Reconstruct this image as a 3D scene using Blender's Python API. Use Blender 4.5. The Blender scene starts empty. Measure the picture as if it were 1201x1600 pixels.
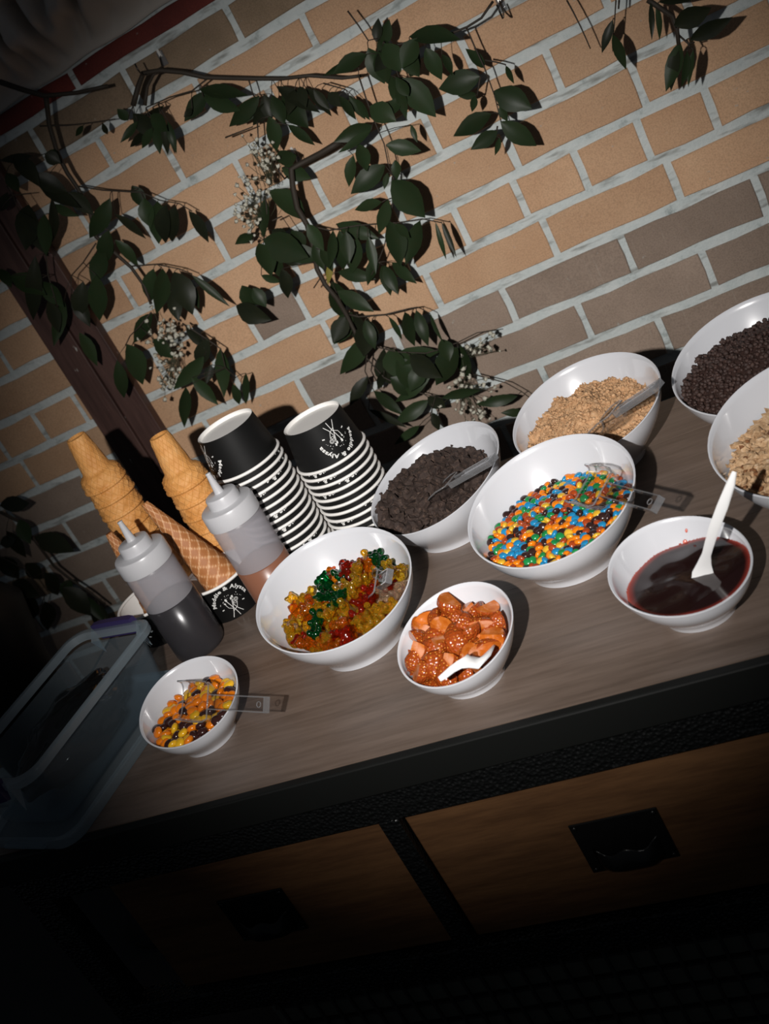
import bpy, bmesh, math, random
from mathutils import Vector, Matrix, Quaternion, noise
from mathutils.bvhtree import BVHTree
random.seed(7)
S = bpy.context.scene
COL = S.collection
PI = math.pi
# ------------------------------------------------------------------ camera
R_ = Vector((0.84862171, 0.21368444, -0.48392164))
U_ = Vector((0.34596782, 0.46784027, 0.81328454))
F_ = Vector((-0.40018429, 0.85759223, -0.32309147))
FPX, CX, CY = 1610.81, 407.0, 738.6
cam = bpy.data.cameras.new('camera')
cam.sensor_fit = 'VERTICAL'; cam.sensor_height = 36.0; cam.sensor_width = 27.0
cam.lens = FPX / 1600 * 36
cam.shift_x = (600.5 - CX) / 1600; cam.shift_y = -(800 - CY) / 1600
cam.clip_start = .02
cam.dof.use_dof = True; cam.dof.focus_distance = 1.33; cam.dof.aperture_fstop = 7.0
co = bpy.data.objects.new('camera', cam); COL.objects.link(co)
co.matrix_world = Matrix((R_, U_, -F_)).transposed().to_4x4()
S.camera = co
S.cycles.transparent_max_bounces = 24
# ------------------------------------------------------------------ light and exposure
w = bpy.data.worlds.new('world'); S.world = w; w.use_nodes = True
w.node_tree.nodes['Background'].inputs[0].default_value = (.75, .85, 1, 1)
w.node_tree.nodes['Background'].inputs[1].default_value = .03
fl = bpy.data.lights.new('flash', 'SPOT')
fl.energy = 110; fl.spot_size = math.radians(56); fl.spot_blend = 1.0; fl.shadow_soft_size = .009
fl.color = (1.0, .965, .93)
fo = bpy.data.objects.new('flash', fl); COL.objects.link(fo)
fo.location = (-.18, -.045, .08)
AIM = Vector((-.37, 1.30, -.468))
fo.rotation_euler = (AIM - fo.location).to_track_quat('-Z', 'Y').to_euler()
S.view_settings.view_transform = 'Standard'; S.view_settings.look = 'None'
S.view_settings.gamma = 1; S.view_settings.use_curve_mapping = False
S.view_settings.exposure = 0.0

D = 1.90      # wall face
K = D / 1.42
ZT = -.65     # table top
FLOOR = -1.55

def at(px, py, y=None, z=None, d=None):
    v = R_ * (px - CX) - U_ * (py - CY) + F_ * FPX
    v = v / FPX
    if y is not None: return v * (y / v.y)
    if z is not None: return v * (z / v.z)
    return v * d
def mpp(p): return (p.dot(F_)) / FPX     # metres per pixel at p
# ------------------------------------------------------------------ materials
def mat(name, col=(.5, .5, .5), rough=.5, **k):
    m = bpy.data.materials.new(name); m.use_nodes = True
    b = m.node_tree.nodes['Principled BSDF']
    b.inputs['Base Color'].default_value = (*col, 1); b.inputs['Roughness'].default_value = rough
    for kk, v in k.items():
        b.inputs[kk.replace('_', ' ')].default_value = v
    m.diffuse_color = (*col, 1)
    return m
class NT:
    def __init__(s, m): s.m = m; s.t = m.node_tree; s.b = s.t.nodes['Principled BSDF']; s.out = s.t.nodes['Material Output']
    def n(s, ty, **k):
        nd = s.t.nodes.new(ty)
        for kk, v in k.items():
            if isinstance(v, (int, float, tuple)) and kk in [i.name for i in nd.inputs]: nd.inputs[kk].default_value = v
            else: setattr(nd, kk, v)
        return nd
    def l(s, a, b): s.t.links.new(a, b)
    def coord(s, scale=(1, 1, 1), kind='Object'):
        c = s.n('ShaderNodeTexCoord'); mp = s.n('ShaderNodeMapping'); s.l(c.outputs[kind], mp.inputs[0])
        mp.inputs['Scale'].default_value = scale; return mp.outputs[0]
    def geo(s, scale=(1, 1, 1)):
        c = s.n('ShaderNodeNewGeometry'); mp = s.n('ShaderNodeMapping'); s.l(c.outputs['Position'], mp.inputs[0])
        mp.inputs['Scale'].default_value = scale; return mp.outputs[0]
    def noise(s, vec, scale, detail=4, rough=.6):
        nd = s.n('ShaderNodeTexNoise'); s.l(vec, nd.inputs['Vector']); nd.inputs['Scale'].default_value = scale
        nd.inputs['Detail'].default_value = detail; nd.inputs['Roughness'].default_value = rough; return nd.outputs['Fac']
    def ramp(s, fac, stops):
        r = s.n('ShaderNodeValToRGB'); s.l(fac, r.inputs[0]); e = r.color_ramp.elements
        while len(e) < len(stops): e.new(.5)
        for el, (p, c) in zip(e, stops): el.position = p; el.color = (*c, 1)
        return r.outputs[0]
    def mix(s, fac, a, b, mode='MIX'):
        m = s.n('ShaderNodeMix', data_type='RGBA', blend_type=mode)
        for i, v in ((0, fac), (6, a), (7, b)):
            if isinstance(v, (int, float)): m.inputs[i].default_value = v
            elif isinstance(v, tuple): m.inputs[i].default_value = (*v, 1)
            else: s.l(v, m.inputs[i])
        return m.outputs[2]
    def bump(s, h, strength=.3, dist=.002):
        b = s.n('ShaderNodeBump'); s.l(h, b.inputs['Height']); b.inputs['Strength'].default_value = strength
        b.inputs['Distance'].default_value = dist; s.l(b.outputs[0], s.b.inputs['Normal'])

def brick_mat(name, c1, c2, c3, streak=0):
    m = mat(name, c1, .85); t = NT(m); p = t.geo()
    oi = t.n('ShaderNodeObjectInfo')
    base = t.ramp(t.noise(p, 9, 5), [(.25, c2), (.6, c1), (.85, c3)])
    base = t.mix(t.noise(p, 160, 3), base, t.mix(.5, base, (.02, .015, .01)), 'MIX') if False else base
    fine = t.ramp(t.noise(p, 420, 2), [(.3, (.75, .75, .75)), (.6, (1.02, 1.02, 1.02))])
    col = t.mix(1.0, base, fine, 'MULTIPLY')
    val = t.n('ShaderNodeMapRange'); t.l(oi.outputs['Random'], val.inputs[0]); val.inputs[3].default_value = .82; val.inputs[4].default_value = 1.12
    hs = t.n('ShaderNodeHueSaturation'); t.l(col, hs.inputs['Color']); t.l(val.outputs[0], hs.inputs['Value'])
    # pale mortar smears and flecks
    sm = t.ramp(t.noise(p, 70, 6, .7), [(.66, (0, 0, 0)), (.74, (1, 1, 1))])
    col = t.mix(sm, hs.outputs[0], (.42, .42, .39))
    if streak:
        st = t.ramp(t.noise(t.geo((220, 1, 9)), 1, 4, .7), [(.62, (0, 0, 0)), (.72, (1, 1, 1))])
        col = t.mix(t.mix(.35, (0, 0, 0), st), col, (.5, .45, .38))
    t.l(col, t.b.inputs['Base Color']); t.bump(t.noise(p, 260, 5), .35, .002)
    return m
M = {}
M['tan'] = brick_mat('tan brick', (.68, .425, .255), (.60, .355, .205), (.74, .485, .30))
M['brown'] = brick_mat('brown brick', (.36, .27, .21), (.29, .215, .165), (.42, .32, .25), 1)
M['olive'] = brick_mat('olive brick', (.30, .21, .135), (.20, .14, .085), (.42, .28, .175), 0)
M['red'] = brick_mat('red brick', (.20, .035, .025), (.13, .022, .017), (.26, .055, .042))
m = M['mortar'] = mat('mortar', (.42, .46, .45), .9); t = NT(m); p = t.geo()
c = t.ramp(t.noise(p, 28, 6, .7), [(.28, (.30, .35, .345)), (.42, (.60, .66, .655)), (.75, (.72, .76, .745))])
c = t.mix(t.ramp(t.noise(t.geo((6, 6, 30)), 2, 3), [(.55, (0, 0, 0)), (.7, (1, 1, 1))]), c, (.30, .31, .29))
t.l(c, t.b.inputs['Base Color']); t.bump(t.noise(p, 110, 6, .7), .8, .004)
def wood(name, a, b, c, rough, sx, sc=1.0, bumpy=.08, axis='x'):
    m = mat(name, a, rough); t = NT(m)
    oi = t.n('ShaderNodeObjectInfo')
    g = t.n('ShaderNodeNewGeometry'); add = t.n('ShaderNodeVectorMath', operation='ADD')
    mul = t.n('ShaderNodeVectorMath', operation='SCALE'); t.l(oi.outputs['Random'], mul.inputs['Scale']); mul.inputs[0].default_value = (7, 3, 11)
    t.l(g.outputs['Position'], add.inputs[0]); t.l(mul.outputs[0], add.inputs[1])
    mp = t.n('ShaderNodeMapping'); t.l(add.outputs[0], mp.inputs[0]); mp.inputs['Scale'].default_value = sx
    f = t.noise(mp.outputs[0], sc, 6, .65)
    f2 = t.noise(mp.outputs[0], sc * 6, 4, .6)
    col = t.ramp(f, [(.3, b), (.5, a), (.72, c)])
    col = t.mix(.35, col, t.ramp(f2, [(.35, b), (.65, c)]))
    t.l(col, t.b.inputs['Base Color']); t.bump(f2, bumpy, .001)
    r = t.n('ShaderNodeMapRange'); t.l(f, r.inputs[0]); r.inputs[3].default_value = rough - .06; r.inputs[4].default_value = rough + .1
    t.l(r.outputs[0], t.b.inputs['Roughness']); return m
M['top'] = wood('stained table top', (.135, .098, .077), (.088, .063, .049), (.19, .142, .115), .28, (2.2, 28, 28))
M['drawer'] = wood('drawer wood', (.088, .042, .018), (.048, .022, .010), (.14, .068, .028), .42, (3, 30, 26))
M['post'] = mat('painted post', (.075, .035, .028), .6); t = NT(M['post']); p = t.geo()
c = t.ramp(t.noise(t.geo((60, 60, 6)), 1, 5), [(.3, (.045, .02, .016)), (.7, (.10, .05, .04))])
c = t.mix(t.ramp(t.noise(t.geo((60, 60, 22)), 1, 3, .6), [(.68, (0, 0, 0)), (.72, (1, 1, 1))]), c, (.42, .4, .37))
t.l(c, t.b.inputs['Base Color']); t.bump(t.noise(t.geo((90, 90, 8)), 1, 4), .4, .002)
M['hammer'] = mat('hammered black metal', (.007, .0075, .0075), .30, Metallic=.3); t = NT(M['hammer'])
v = t.n('ShaderNodeTexVoronoi'); t.l(t.geo(), v.inputs['Vector']); v.inputs['Scale'].default_value = 230
t.bump(v.outputs['Distance'], .75, .003)
M['blackedge'] = mat('black edge', (.005, .0055, .005), .5, Specular_IOR_Level=.3)
M['blackmetal'] = mat('black handle metal', (.008, .008, .008), .28, Metallic=.4)
M['mesh'] = mat('dark wire', (.03, .03, .028), .6)
M['backing'] = mat('dark backing board', (.10, .105, .085), .8)
M['floor'] = mat('dark floor', (.02, .02, .02), .8)
M['bowl'] = mat('white melamine', (.60, .61, .645), .22, Coat_Weight=1.0, Coat_Roughness=.025, Coat_IOR=1.7)
M['white'] = mat('white plastic', (.82, .82, .82), .3)
M['paper'] = mat('white paper', (.86, .84, .81), .55)
M['cup'] = mat('black paper', (.006, .006, .006), .55, Specular_IOR_Level=.18)
M['print'] = mat('white print', (.72, .72, .70), .6)
M['purple'] = mat('purple plastic', (.035, .025, .10), .35)
M['bag'] = mat('black gloss plastic', (.006, .006, .006), .12)
M['cap'] = mat('translucent white cap', (.50, .50, .52), .32, Subsurface_Weight=.15, Subsurface_Radius=(.01, .01, .01))
M['stem'] = mat('twig', (.030, .022, .014), .7)
M['gstem'] = mat('green twig', (.05, .05, .025), .7)
M['flower'] = mat('white blossom', (.55, .53, .44), .8)
M['metal'] = mat('hook metal glint', (.85, .83, .78), .25, Metallic=.3)  # near-white base colour paints in the glint on the hook
M['hookwire'] = mat('dark wire hook', (.05, .045, .04), .4, Metallic=.7)
M['fabric'] = mat('grey fabric', (.50, .45, .40), .9); t = NT(M['fabric']); t.bump(t.noise(t.geo(), 900, 2), .2, .001)
M['urn'] = mat('black urn', (.008, .008, .008), .5)
def leaf_mat(name, a, b):
    m = mat(name, a, .40, Specular_IOR_Level=.14); t = NT(m); oi = t.n('ShaderNodeObjectInfo')
    c = t.ramp(oi.outputs['Random'], [(0, a), (1, b)])
    c = t.mix(t.noise(t.geo(), 60, 3), c, t.mix(.5, c, (.03, .03, .012)))
    t.l(c, t.b.inputs['Base Color']); return m
M['leaf'] = leaf_mat('leaf', (.011, .024, .010), (.022, .044, .018))
M['leafdark'] = leaf_mat('old leaf', (.008, .012, .008), (.014, .019, .012))  # darker leaf tone, dealt at random in each vine's share
M['leafyellow'] = mat('yellowing leaf', (.20, .17, .03), .4)
def clear(name, tint, gloss=.12, diff=0.0, dcol=(.5, .55, .6), rough=.03):
    m = bpy.data.materials.new(name); m.use_nodes = True; tr = m.node_tree; tr.nodes.remove(tr.nodes['Principled BSDF'])
    o = tr.nodes['Material Output']
    a = tr.nodes.new('ShaderNodeBsdfTransparent'); a.inputs[0].default_value = (*tint, 1)
    g = tr.nodes.new('ShaderNodeBsdfGlossy'); g.inputs[1].default_value = rough
    lw = tr.nodes.new('ShaderNodeLayerWeight'); lw.inputs[0].default_value = .5
    pw_ = tr.nodes.new('ShaderNodeMath'); pw_.operation = 'POWER'; tr.links.new(lw.outputs['Facing'], pw_.inputs[0]); pw_.inputs[1].default_value = 4
    fr = tr.nodes.new('ShaderNodeMath'); fr.operation = 'MULTIPLY_ADD'; tr.links.new(pw_.outputs[0], fr.inputs[0]); fr.inputs[1].default_value = gloss * 2.5; fr.inputs[2].default_value = gloss * .2
    last = a.outputs[0]
    if diff:
        d = tr.nodes.new('ShaderNodeBsdfDiffuse'); d.inputs[0].default_value = (*dcol, 1)
        tl = tr.nodes.new('ShaderNodeBsdfTranslucent'); tl.inputs[0].default_value = (*dcol, 1)
        mm = tr.nodes.new('ShaderNodeMixShader'); mm.inputs[0].default_value = .4
        tr.links.new(d.outputs[0], mm.inputs[1]); tr.links.new(tl.outputs[0], mm.inputs[2])
        m2 = tr.nodes.new('ShaderNodeMixShader'); m2.inputs[0].default_value = diff
        tr.links.new(last, m2.inputs[1]); tr.links.new(mm.outputs[0], m2.inputs[2]); last = m2.outputs[0]
    m3 = tr.nodes.new('ShaderNodeMixShader'); tr.links.new(fr.outputs[0], m3.inputs[0])
    tr.links.new(last, m3.inputs[1]); tr.links.new(g.outputs[0], m3.inputs[2]); tr.links.new(m3.outputs[0], o.inputs[0])
    return m
M['acrylic'] = clear('clear acrylic', (.95, .95, .955), .22)
M['acryliced'] = clear('acrylic edge', (.74, .75, .76), .5, .16, (.8, .8, .82))
M['bin'] = clear('milky bin plastic', (.88, .91, .93), .14, .085, (.50, .62, .70), .12)
M['binrim'] = clear('milky rim plastic', (.70, .75, .78), .14, .30, (.58, .68, .74), .2)
M['bottle'] = clear('frosted bottle plastic', (.95, .95, .96), .06, .05, (.74, .73, .77), .3)
M['milky'] = clear('milky bottle plastic', (.9, .9, .92), .03, .52, (.70, .69, .73), .3)
M['choco'] = mat('chocolate syrup', (.010, .008, .010), .25)
M['caramel'] = mat('caramel syrup', (.25, .092, .042), .3)
def candy(name, c, r=.22): return mat(name, c, r, Coat_Weight=.25)
CC = dict(orange=(.76, .20, .006), blue=(.015, .22, .44), green=(.012, .21, .055), yellow=(.68, .40, .03), red=(.33, .05, .010), brown=(.032, .014, .012))
for k, v in CC.items(): M['c_' + k] = candy(k + ' candy shell', v)
M['p_orange'] = candy('orange shell', (.74, .19, .006)); M['p_yellow'] = candy('yellow shell', (.76, .42, .015)); M['p_brown'] = candy('brown shell', (.035, .012, .010))
def gummy(name, c): return mat(name, c, .10, Transmission_Weight=.92, IOR=1.34, Subsurface_Weight=.0)
for k, v in dict(yellow=(.90, .56, .03), orange=(.88, .26, .008), red=(.60, .035, .008), green=(.004, .16, .035), clear=(.90, .68, .46)).items(): M['g_' + k] = gummy(k + ' gummy', v)
m = M['skin'] = mat('strawberry skin', (.37, .052, .006), .25); t = NT(m)
v = t.n('ShaderNodeTexVoronoi'); t.l(t.coord(), v.inputs['Vector']); v.inputs['Scale'].default_value = 330; v.inputs['Randomness'].default_value = .45
t.l(t.ramp(v.outputs['Distance'], [(.12, (.80, .38, .06)), (.26, (.29, .050, .007))]), t.b.inputs['Base Color'])
t.bump(v.outputs['Distance'], .8, .002)
m = M['flesh'] = mat('strawberry flesh', (.6, .2, .08), .2, Subsurface_Weight=.1, Subsurface_Radius=(.006, .002, .001)); t = NT(m)
t.l(t.ramp(t.noise(t.coord(), 85, 3), [(.33, (.40, .085, .006)), (.5, (.50, .135, .018)), (.68, (.64, .29, .17))]), t.b.inputs['Base Color'])
def crumb(name, a, b, c, rough=.8):
    m = mat(name, a, rough); t = NT(m)
    t.l(t.ramp(t.noise(t.geo(), 170, 4), [(.3, a), (.55, b), (.75, c)]), t.b.inputs['Base Color']); t.bump(t.noise(t.geo(), 500, 4), .6, .002); return m
M['cookie'] = crumb('dark cookie', (.020, .0105, .008), (.038, .022, .016), (.11, .066, .047))
M['choccrumb'] = crumb('chocolate crumb', (.026, .013, .010), (.045, .022, .017), (.075, .038, .028), .6)
M['biscuit'] = crumb('biscuit crumb', (.42, .23, .11), (.54, .32, .165), (.64, .42, .25))
M['nut'] = crumb('chopped nut', (.34, .19, .09), (.55, .36, .20), (.68, .52, .36)); M['nutskin'] = crumb('nut skin', (.13, .045, .015), (.22, .09, .03), (.36, .18, .07))
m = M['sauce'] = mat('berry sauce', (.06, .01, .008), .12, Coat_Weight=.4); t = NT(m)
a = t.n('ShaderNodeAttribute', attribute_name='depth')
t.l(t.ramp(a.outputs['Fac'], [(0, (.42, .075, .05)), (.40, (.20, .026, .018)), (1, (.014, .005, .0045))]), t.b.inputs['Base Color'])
M['smear'] = mat('berry smear', (.62, .16, .12), .25)
m = M['cake'] = mat('cake cone', (.60, .285, .085), .6); t = NT(m)
t.l(t.ramp(t.noise(t.geo(), 45, 4), [(.3, (.60, .25, .055)), (.55, (.74, .35, .10)), (.8, (.80, .43, .16))]), t.b.inputs['Base Color'])
tc = t.n('ShaderNodeTexCoord'); sx = t.n('ShaderNodeSeparateXYZ'); t.l(tc.outputs['Object'], sx.inputs[0])
def mth(op, a, b_=None, c_=None):
    nd = t.n('ShaderNodeMath', operation=op)
    for i_, v_ in enumerate((a, b_, c_)):
        if v_ is None: continue
        if isinstance(v_, (int, float)): nd.inputs[i_].default_value = v_
        else: t.l(v_, nd.inputs[i_])
    return nd.outputs[0]
ang = mth('ARCTAN2', sx.outputs[1], sx.outputs[0]); zz_ = mth('MULTIPLY', sx.outputs[2], 62.0)
dia = mth('MAXIMUM', mth('PINGPONG', mth('MULTIPLY_ADD', ang, 9 / PI, zz_), .5), mth('PINGPONG', mth('SUBTRACT', mth('MULTIPLY', ang, 9 / PI), zz_), .5))
ridge = t.n('ShaderNodeMapRange'); t.l(dia, ridge.inputs[0]); ridge.inputs[1].default_value = .40; ridge.inputs[2].default_value = .49
t.bump(ridge.outputs[0], .45, .0014)
m = M['waffle'] = mat('waffle cone', (.50, .22, .08), .6); t = NT(m)
a = t.n('ShaderNodeAttribute', attribute_name='depth')
t.l(t.ramp(a.outputs['Fac'], [(0, (.40, .15, .045)), (.35, (.52, .23, .085)), (1, (.80, .52, .31))]), t.b.inputs['Base Color'])

# ------------------------------------------------------------------ mesh helpers
class MB:
    def __init__(s): s.v = []; s.f = []; s.mi = []; s.cur = 0
    def add(s, vs, fs):
        o = len(s.v); s.v += [tuple(p) for p in vs]; s.f += [tuple(i + o for i in f) for f in fs]; s.mi += [s.cur] * len(fs)
    def box(s, a, b):
        (x0, y0, z0), (x1, y1, z1) = a, b
        s.add([(x0, y0, z0), (x1, y0, z0), (x1, y1, z0), (x0, y1, z0), (x0, y0, z1), (x1, y0, z1), (x1, y1, z1), (x0, y1, z1)],
              [(0, 3, 2, 1), (4, 5, 6, 7), (0, 1, 5, 4), (1, 2, 6, 5), (2, 3, 7, 6), (3, 0, 4, 7)])
    def rings(s, rs, cap0=False, cap1=False, closed=True):
        n = len(rs[0]); o = len(s.v); vs = [p for r in rs for p in r]; fs = []
        for i in range(len(rs) - 1):
            for j in range(n if closed else n - 1):
                k = (j + 1) % n; fs.append((i * n + j, i * n + k, (i + 1) * n + k, (i + 1) * n + j))
        if cap0: fs.append(tuple(reversed(range(n))))
        if cap1: fs.append(tuple((len(rs) - 1) * n + j for j in range(n)))
        s.add(vs, fs)
    def lathe(s, prof, n=32, cap0=False, cap1=False):
        s.rings([[(r * math.cos(2 * PI * j / n), r * math.sin(2 * PI * j / n), z) for j in range(n)] for r, z in prof], cap0, cap1)
    def tube(s, pts, rad, n=6):
        pts = [Vector(p) for p in pts]
        if not isinstance(rad, (list, tuple)): rad = [rad] * len(pts)
        rs = []; prev = None
        for i, p in enumerate(pts):
            d = (pts[min(i + 1, len(pts) - 1)] - pts[max(i - 1, 0)]).normalized()
            if prev is None: a = d.orthogonal().normalized()
            else: a = (prev - d * prev.dot(d)); a = a.normalized() if a.length > 1e-6 else d.orthogonal().normalized()
            prev = a; b = d.cross(a)
            rs.append([p + (a * math.cos(2 * PI * j / n) + b * math.sin(2 * PI * j / n)) * rad[i] for j in range(n)])
        s.rings(rs, True, True)
    def xf(s, mtx, start=0):
        for i in range(start, len(s.v)): s.v[i] = tuple(mtx @ Vector(s.v[i]))
    def mesh(s, name, mats, smooth=True):
        me = bpy.data.meshes.new(name); me.from_pydata(s.v, [], s.f); me.validate()
        for m in (mats if isinstance(mats, (list, tuple)) else [mats]): me.materials.append(m)
        if len(me.polygons) == len(s.mi):
            me.polygons.foreach_set('material_index', s.mi)
        me.polygons.foreach_set('use_smooth', [smooth] * len(me.polygons)); me.update(); return me
    def build(s, name, mats, parent=None, smooth=True, loc=None, sharp=None):
        me = s.mesh(name, mats, smooth)
        if sharp: me.set_sharp_from_angle(angle=math.radians(sharp))
        return link(name, me, parent, loc)
def link(name, me, parent=None, loc=None):
    o = bpy.data.objects.new(name, me); COL.objects.link(o)
    if parent: o.parent = parent
    if loc is not None: o.location = loc
    return o
def tag(o, label, cat, group=None):
    o['label'] = label; o['category'] = cat
    if group: o['group'] = group
    return o
def empty(name, label, cat, loc, group=None):
    o = bpy.data.objects.new(name, None); COL.objects.link(o); o.location = loc; o.empty_display_size = .02
    return tag(o, label, cat, group)
def struct(o): o['kind'] = 'structure'; return o
def stuff(o): o['kind'] = 'stuff'; return o
def copy_tree(o, parent=None):
    c = o.copy(); COL.objects.link(c); c.parent = parent
    for ch in list(o.children): copy_tree(ch, c)
    return c
def bevel(o, wdt, seg=2):
    md = o.modifiers.new('bevel', 'BEVEL'); md.width = wdt; md.segments = seg; md.limit_method = 'ANGLE'; return o
def ico(sub=1):
    bm = bmesh.new(); bmesh.ops.create_icosphere(bm, subdivisions=sub, radius=1)
    v = [p.co.copy() for p in bm.verts]; f = [tuple(q.index for q in p.verts) for p in bm.faces]; bm.free(); return v, f
ICO1, ICO2 = ico(1), ico(2)
def setattr_depth(me, vals):
    a = me.attributes.new('depth', 'FLOAT', 'POINT'); a.data.foreach_set('value', vals)

# ------------------------------------------------------------------ setting: floor, wall with its bricks, post, fabric
b = MB(); b.box((-3.2, -1.6, FLOOR - .05), (2.2, D + .12, FLOOR)); struct(b.build('floor', M['floor'], smooth=False))
wall = MB()
nx, nz = 150, 90
b = MB(); b.box((-3.2, D + .002, FLOOR), (1.8, D + .12, 1.0)); wall = struct(b.build('wall_back', M['mortar'], smooth=False))
beds = [.126 * K, .089 * K, .0306 * K] + [D * (-.0165 - .0455 * k) for k in range(0, 17)]
def brick(x0, x1, z0, z1, mt):
    b = MB(); jt = .0064; g = 2
    x0 += jt; x1 -= jt; z0 += .0092; z1 -= .0092
    J = lambda s=.0019: random.uniform(-s, s)
    n = max(2, round((x1 - x0) / .055)); top = []; 
    loop = [(x0 + (x1 - x0) * i / n + (J() if 0 < i < n else 0), z0 + J()) for i in range(n + 1)] + [(x1 + J(), (z0 + z1) / 2)] + \
           [(x1 - (x1 - x0) * i / n + (J() if 0 < i < n else 0), z1 + J()) for i in range(n + 1)] + [(x0 + J(), (z0 + z1) / 2)]
    pr = random.uniform(-.0006, .0012); cx, cz = (x0 + x1) / 2, (z0 + z1) / 2
    ins = [(x + (.0016 if x < cx else -.0016), z + (.0016 if z < cz else -.0016)) for x, z in loop]
    b.rings([[(x, D + .02, z) for x, z in loop], [(x, D - .0006, z) for x, z in loop], [(x, D - .0022 - pr, z) for x, z in ins]], False, True)
    o = b.build('brick', M[mt], wall, smooth=False); return o
for ci in range(len(beds) - 1):
    z1, z0 = beds[ci], beds[ci + 1]; k = ci - 3     # course index as counted from the first mortar line
    if ci == 0: mod, ph = .25 * K, -.6 * K
    elif k == 4: mod, ph = .0836 * K, -.0475 * K
    else: mod, ph = .1672 * K, (-.032 * K if k % 2 == 0 else -.1165 * K)
    zc = (z0 + z1) / 2 / K
    xs = []
    i = -12 if mod > .15 else -24
    while ph + mod * i < .36 * K: xs.append(ph + mod * i); i += 1
    if k > 1 and mod > .15:
        xs = [x for x in xs if x > -.85 * K]; xl = [ph + mod / 2 + mod * i for i in range(-12, 4)]
        xs = [x for x in xl if x < -.87 * K] + [x for x in xs if x > xl[0]]
    xs = [x + random.uniform(-.003, .003) for x in xs]
    lo = -1.02 if zc > -.2 else (-1.25 if zc > -.5 else -1.42)
    hi = .30 if zc > -.4 else .22
    for a, c in zip(xs, xs[1:]):
        if c < lo * K or a > hi * K: continue
        xm = (a + c) / 2 / K
        if ci == 0: mt = 'red'
        elif ci == 1: mt = 'olive'
        elif k >= 7: mt = 'brown'
        elif k == 6: mt = 'brown' if xm > -.54 or xm < -.9 else 'tan'
        else: mt = 'tan'
        if k == 4 and -.56 < xm < -.46: mt = 'brown'
        if zc < -.55 and random.random() < .3: mt = 'olive'
        brick(a, c, z0, z1, mt)
# timber post made of two boards
b = MB(); y0 = D - .034
xl, xm_, xr = -.6144 * y0, -.5786 * y0, -.5474 * y0
b.box((xl, y0, FLOOR), (xm_ - .001, D - .004, .085 * K)); pb1 = b
post = struct(pb1.build('trim_1', M['post'], smooth=False)); bevel(post, .002)
b = MB(); b.box((xm_ + .001, y0 + .004, FLOOR), (xr, D - .004, .085 * K)); post2 = b.build('board', M['post'], post, smooth=False); bevel(post2, .002)
def sstep_(t): return t * t * (3 - 2 * t)
# fabric drape over the wall head
b = MB(); rows = []
nu, nv = 210, 84
CREASE = [((14, 0), (83, 97), .9), ((112, 0), (126, 87), 1), ((101, 32), (103, 79), .8), ((38, 84), (56, 116), 1.2), ((0, 58), (42, 124), 1.1), ((210, 0), (215, 29), .7), ((162, 20), (162, 66), .35), ((60, 0), (75, 40), .4), ((-30, 20), (5, 120), .6), ((250, -60), (262, 6), .6)]
CREASE = [(Vector((p.x, p.z)), Vector((q.x, q.z)), k) for p, q, k in ((at(*p_, y=D - .07), at(*q_, y=D - .07), k_) for p_, q_, k_ in CREASE)]
for j in range(nv + 1):
    vv = j / nv; row = []
    for i in range(nu + 1):
        x = (-.84 + .66 * i / nu) * K; z = .1215 * K + .002 * math.sin(x * 40) + vv * .5
        g = 0; P = Vector((x, z))
        for p, q, k in CREASE:
            d = q - p; t_ = max(0, min(1, (P - p).dot(d) / d.length_squared)); dd = (P - p - d * t_).length
            g += k * math.exp(-(dd / .0095) ** 2) - .35 * k * math.exp(-((dd - .022) / .014) ** 2)
        rise = min(1, max(0, (vv - .02) / .16))
        row.append((x, D - .018 - .060 * sstep_(rise) + max(-.02, min(.050, .050 * g * rise)) - .014 * rise * noise.noise((x * 7, z * 9, 3)), z))
    rows.append(row)
b.rings(rows, closed=False)
fab = b.build('fabric_drape', M['fabric']); md = fab.modifiers.new('thick', 'SOLIDIFY'); md.thickness = .0015
tag(fab, 'grey gathered fabric hanging over the red brick course, top left', 'fabric')

# ------------------------------------------------------------------ sideboard
TX0, TX1, TY0, TY1 = -.985, .505, .802, 1.390
sb = empty('sideboard', 'dark wooden sideboard with black metal frame holding the toppings', 'sideboard', ((TX0 + TX1) / 2, 1.1, FLOOR))
def sub(b, name, m, parent, smooth=False, bev=0):
    L = parent.matrix_basis.translation if parent.parent is None else Vector()
    if parent.parent is None: b.xf(Matrix.Translation(-L))
    o = b.build(name, m, parent, smooth)
    if bev: bevel(o, bev)
    return o
pw = (TY1 - TY0 - .012) / 5
for i in range(5):
    b = MB(); b.box((TX0 + .006, TY0 + .012 + pw * i + .00025, ZT - .03), (TX1 - .006, TY0 + .012 + pw * (i + 1) - .00025, ZT)); sub(b, 'plank', M['top'], sb)
b = MB(); b.box((TX0, TY0, ZT - .040), (TX1, TY0 + .0115, ZT)); sub(b, 'front_edging', M['blackedge'], sb, bev=.002)
b = MB(); b.box((TX0, TY0 + .012, ZT - .040), (TX0 + .0055, TY1, ZT)); b.box((TX1 - .0055, TY0 + .012, ZT - .040), (TX1, TY1, ZT)); sub(b, 'side_edging', M['blackedge'], sb)
FY = TY0 + .010
b = MB(); b.box((TX0 + .004, FY, -.737), (TX1 - .004, FY + .03, ZT - .0405)); sub(b, 'top_rail', M['hammer'], sb, bev=.0015)
b = MB(); b.box((TX0 + .004, FY, -.985), (TX1 - .004, FY + .03, -.944)); sub(b, 'lower_rail', M['hammer'], sb, bev=.0015)
DC = [-.684, -.241, .202]
for x in (TX0 + .004, DC[0] + .2215 - .012, DC[1] + .2215 - .012):
    first = x < -.9
    b = MB(); b.box((x, FY + .001, -1.50 if first else -.9435), (x + (.042 if first else .024), FY + .03, -.7375)); sub(b, 'post', M['hammer'], sb, bev=.0015)
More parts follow.
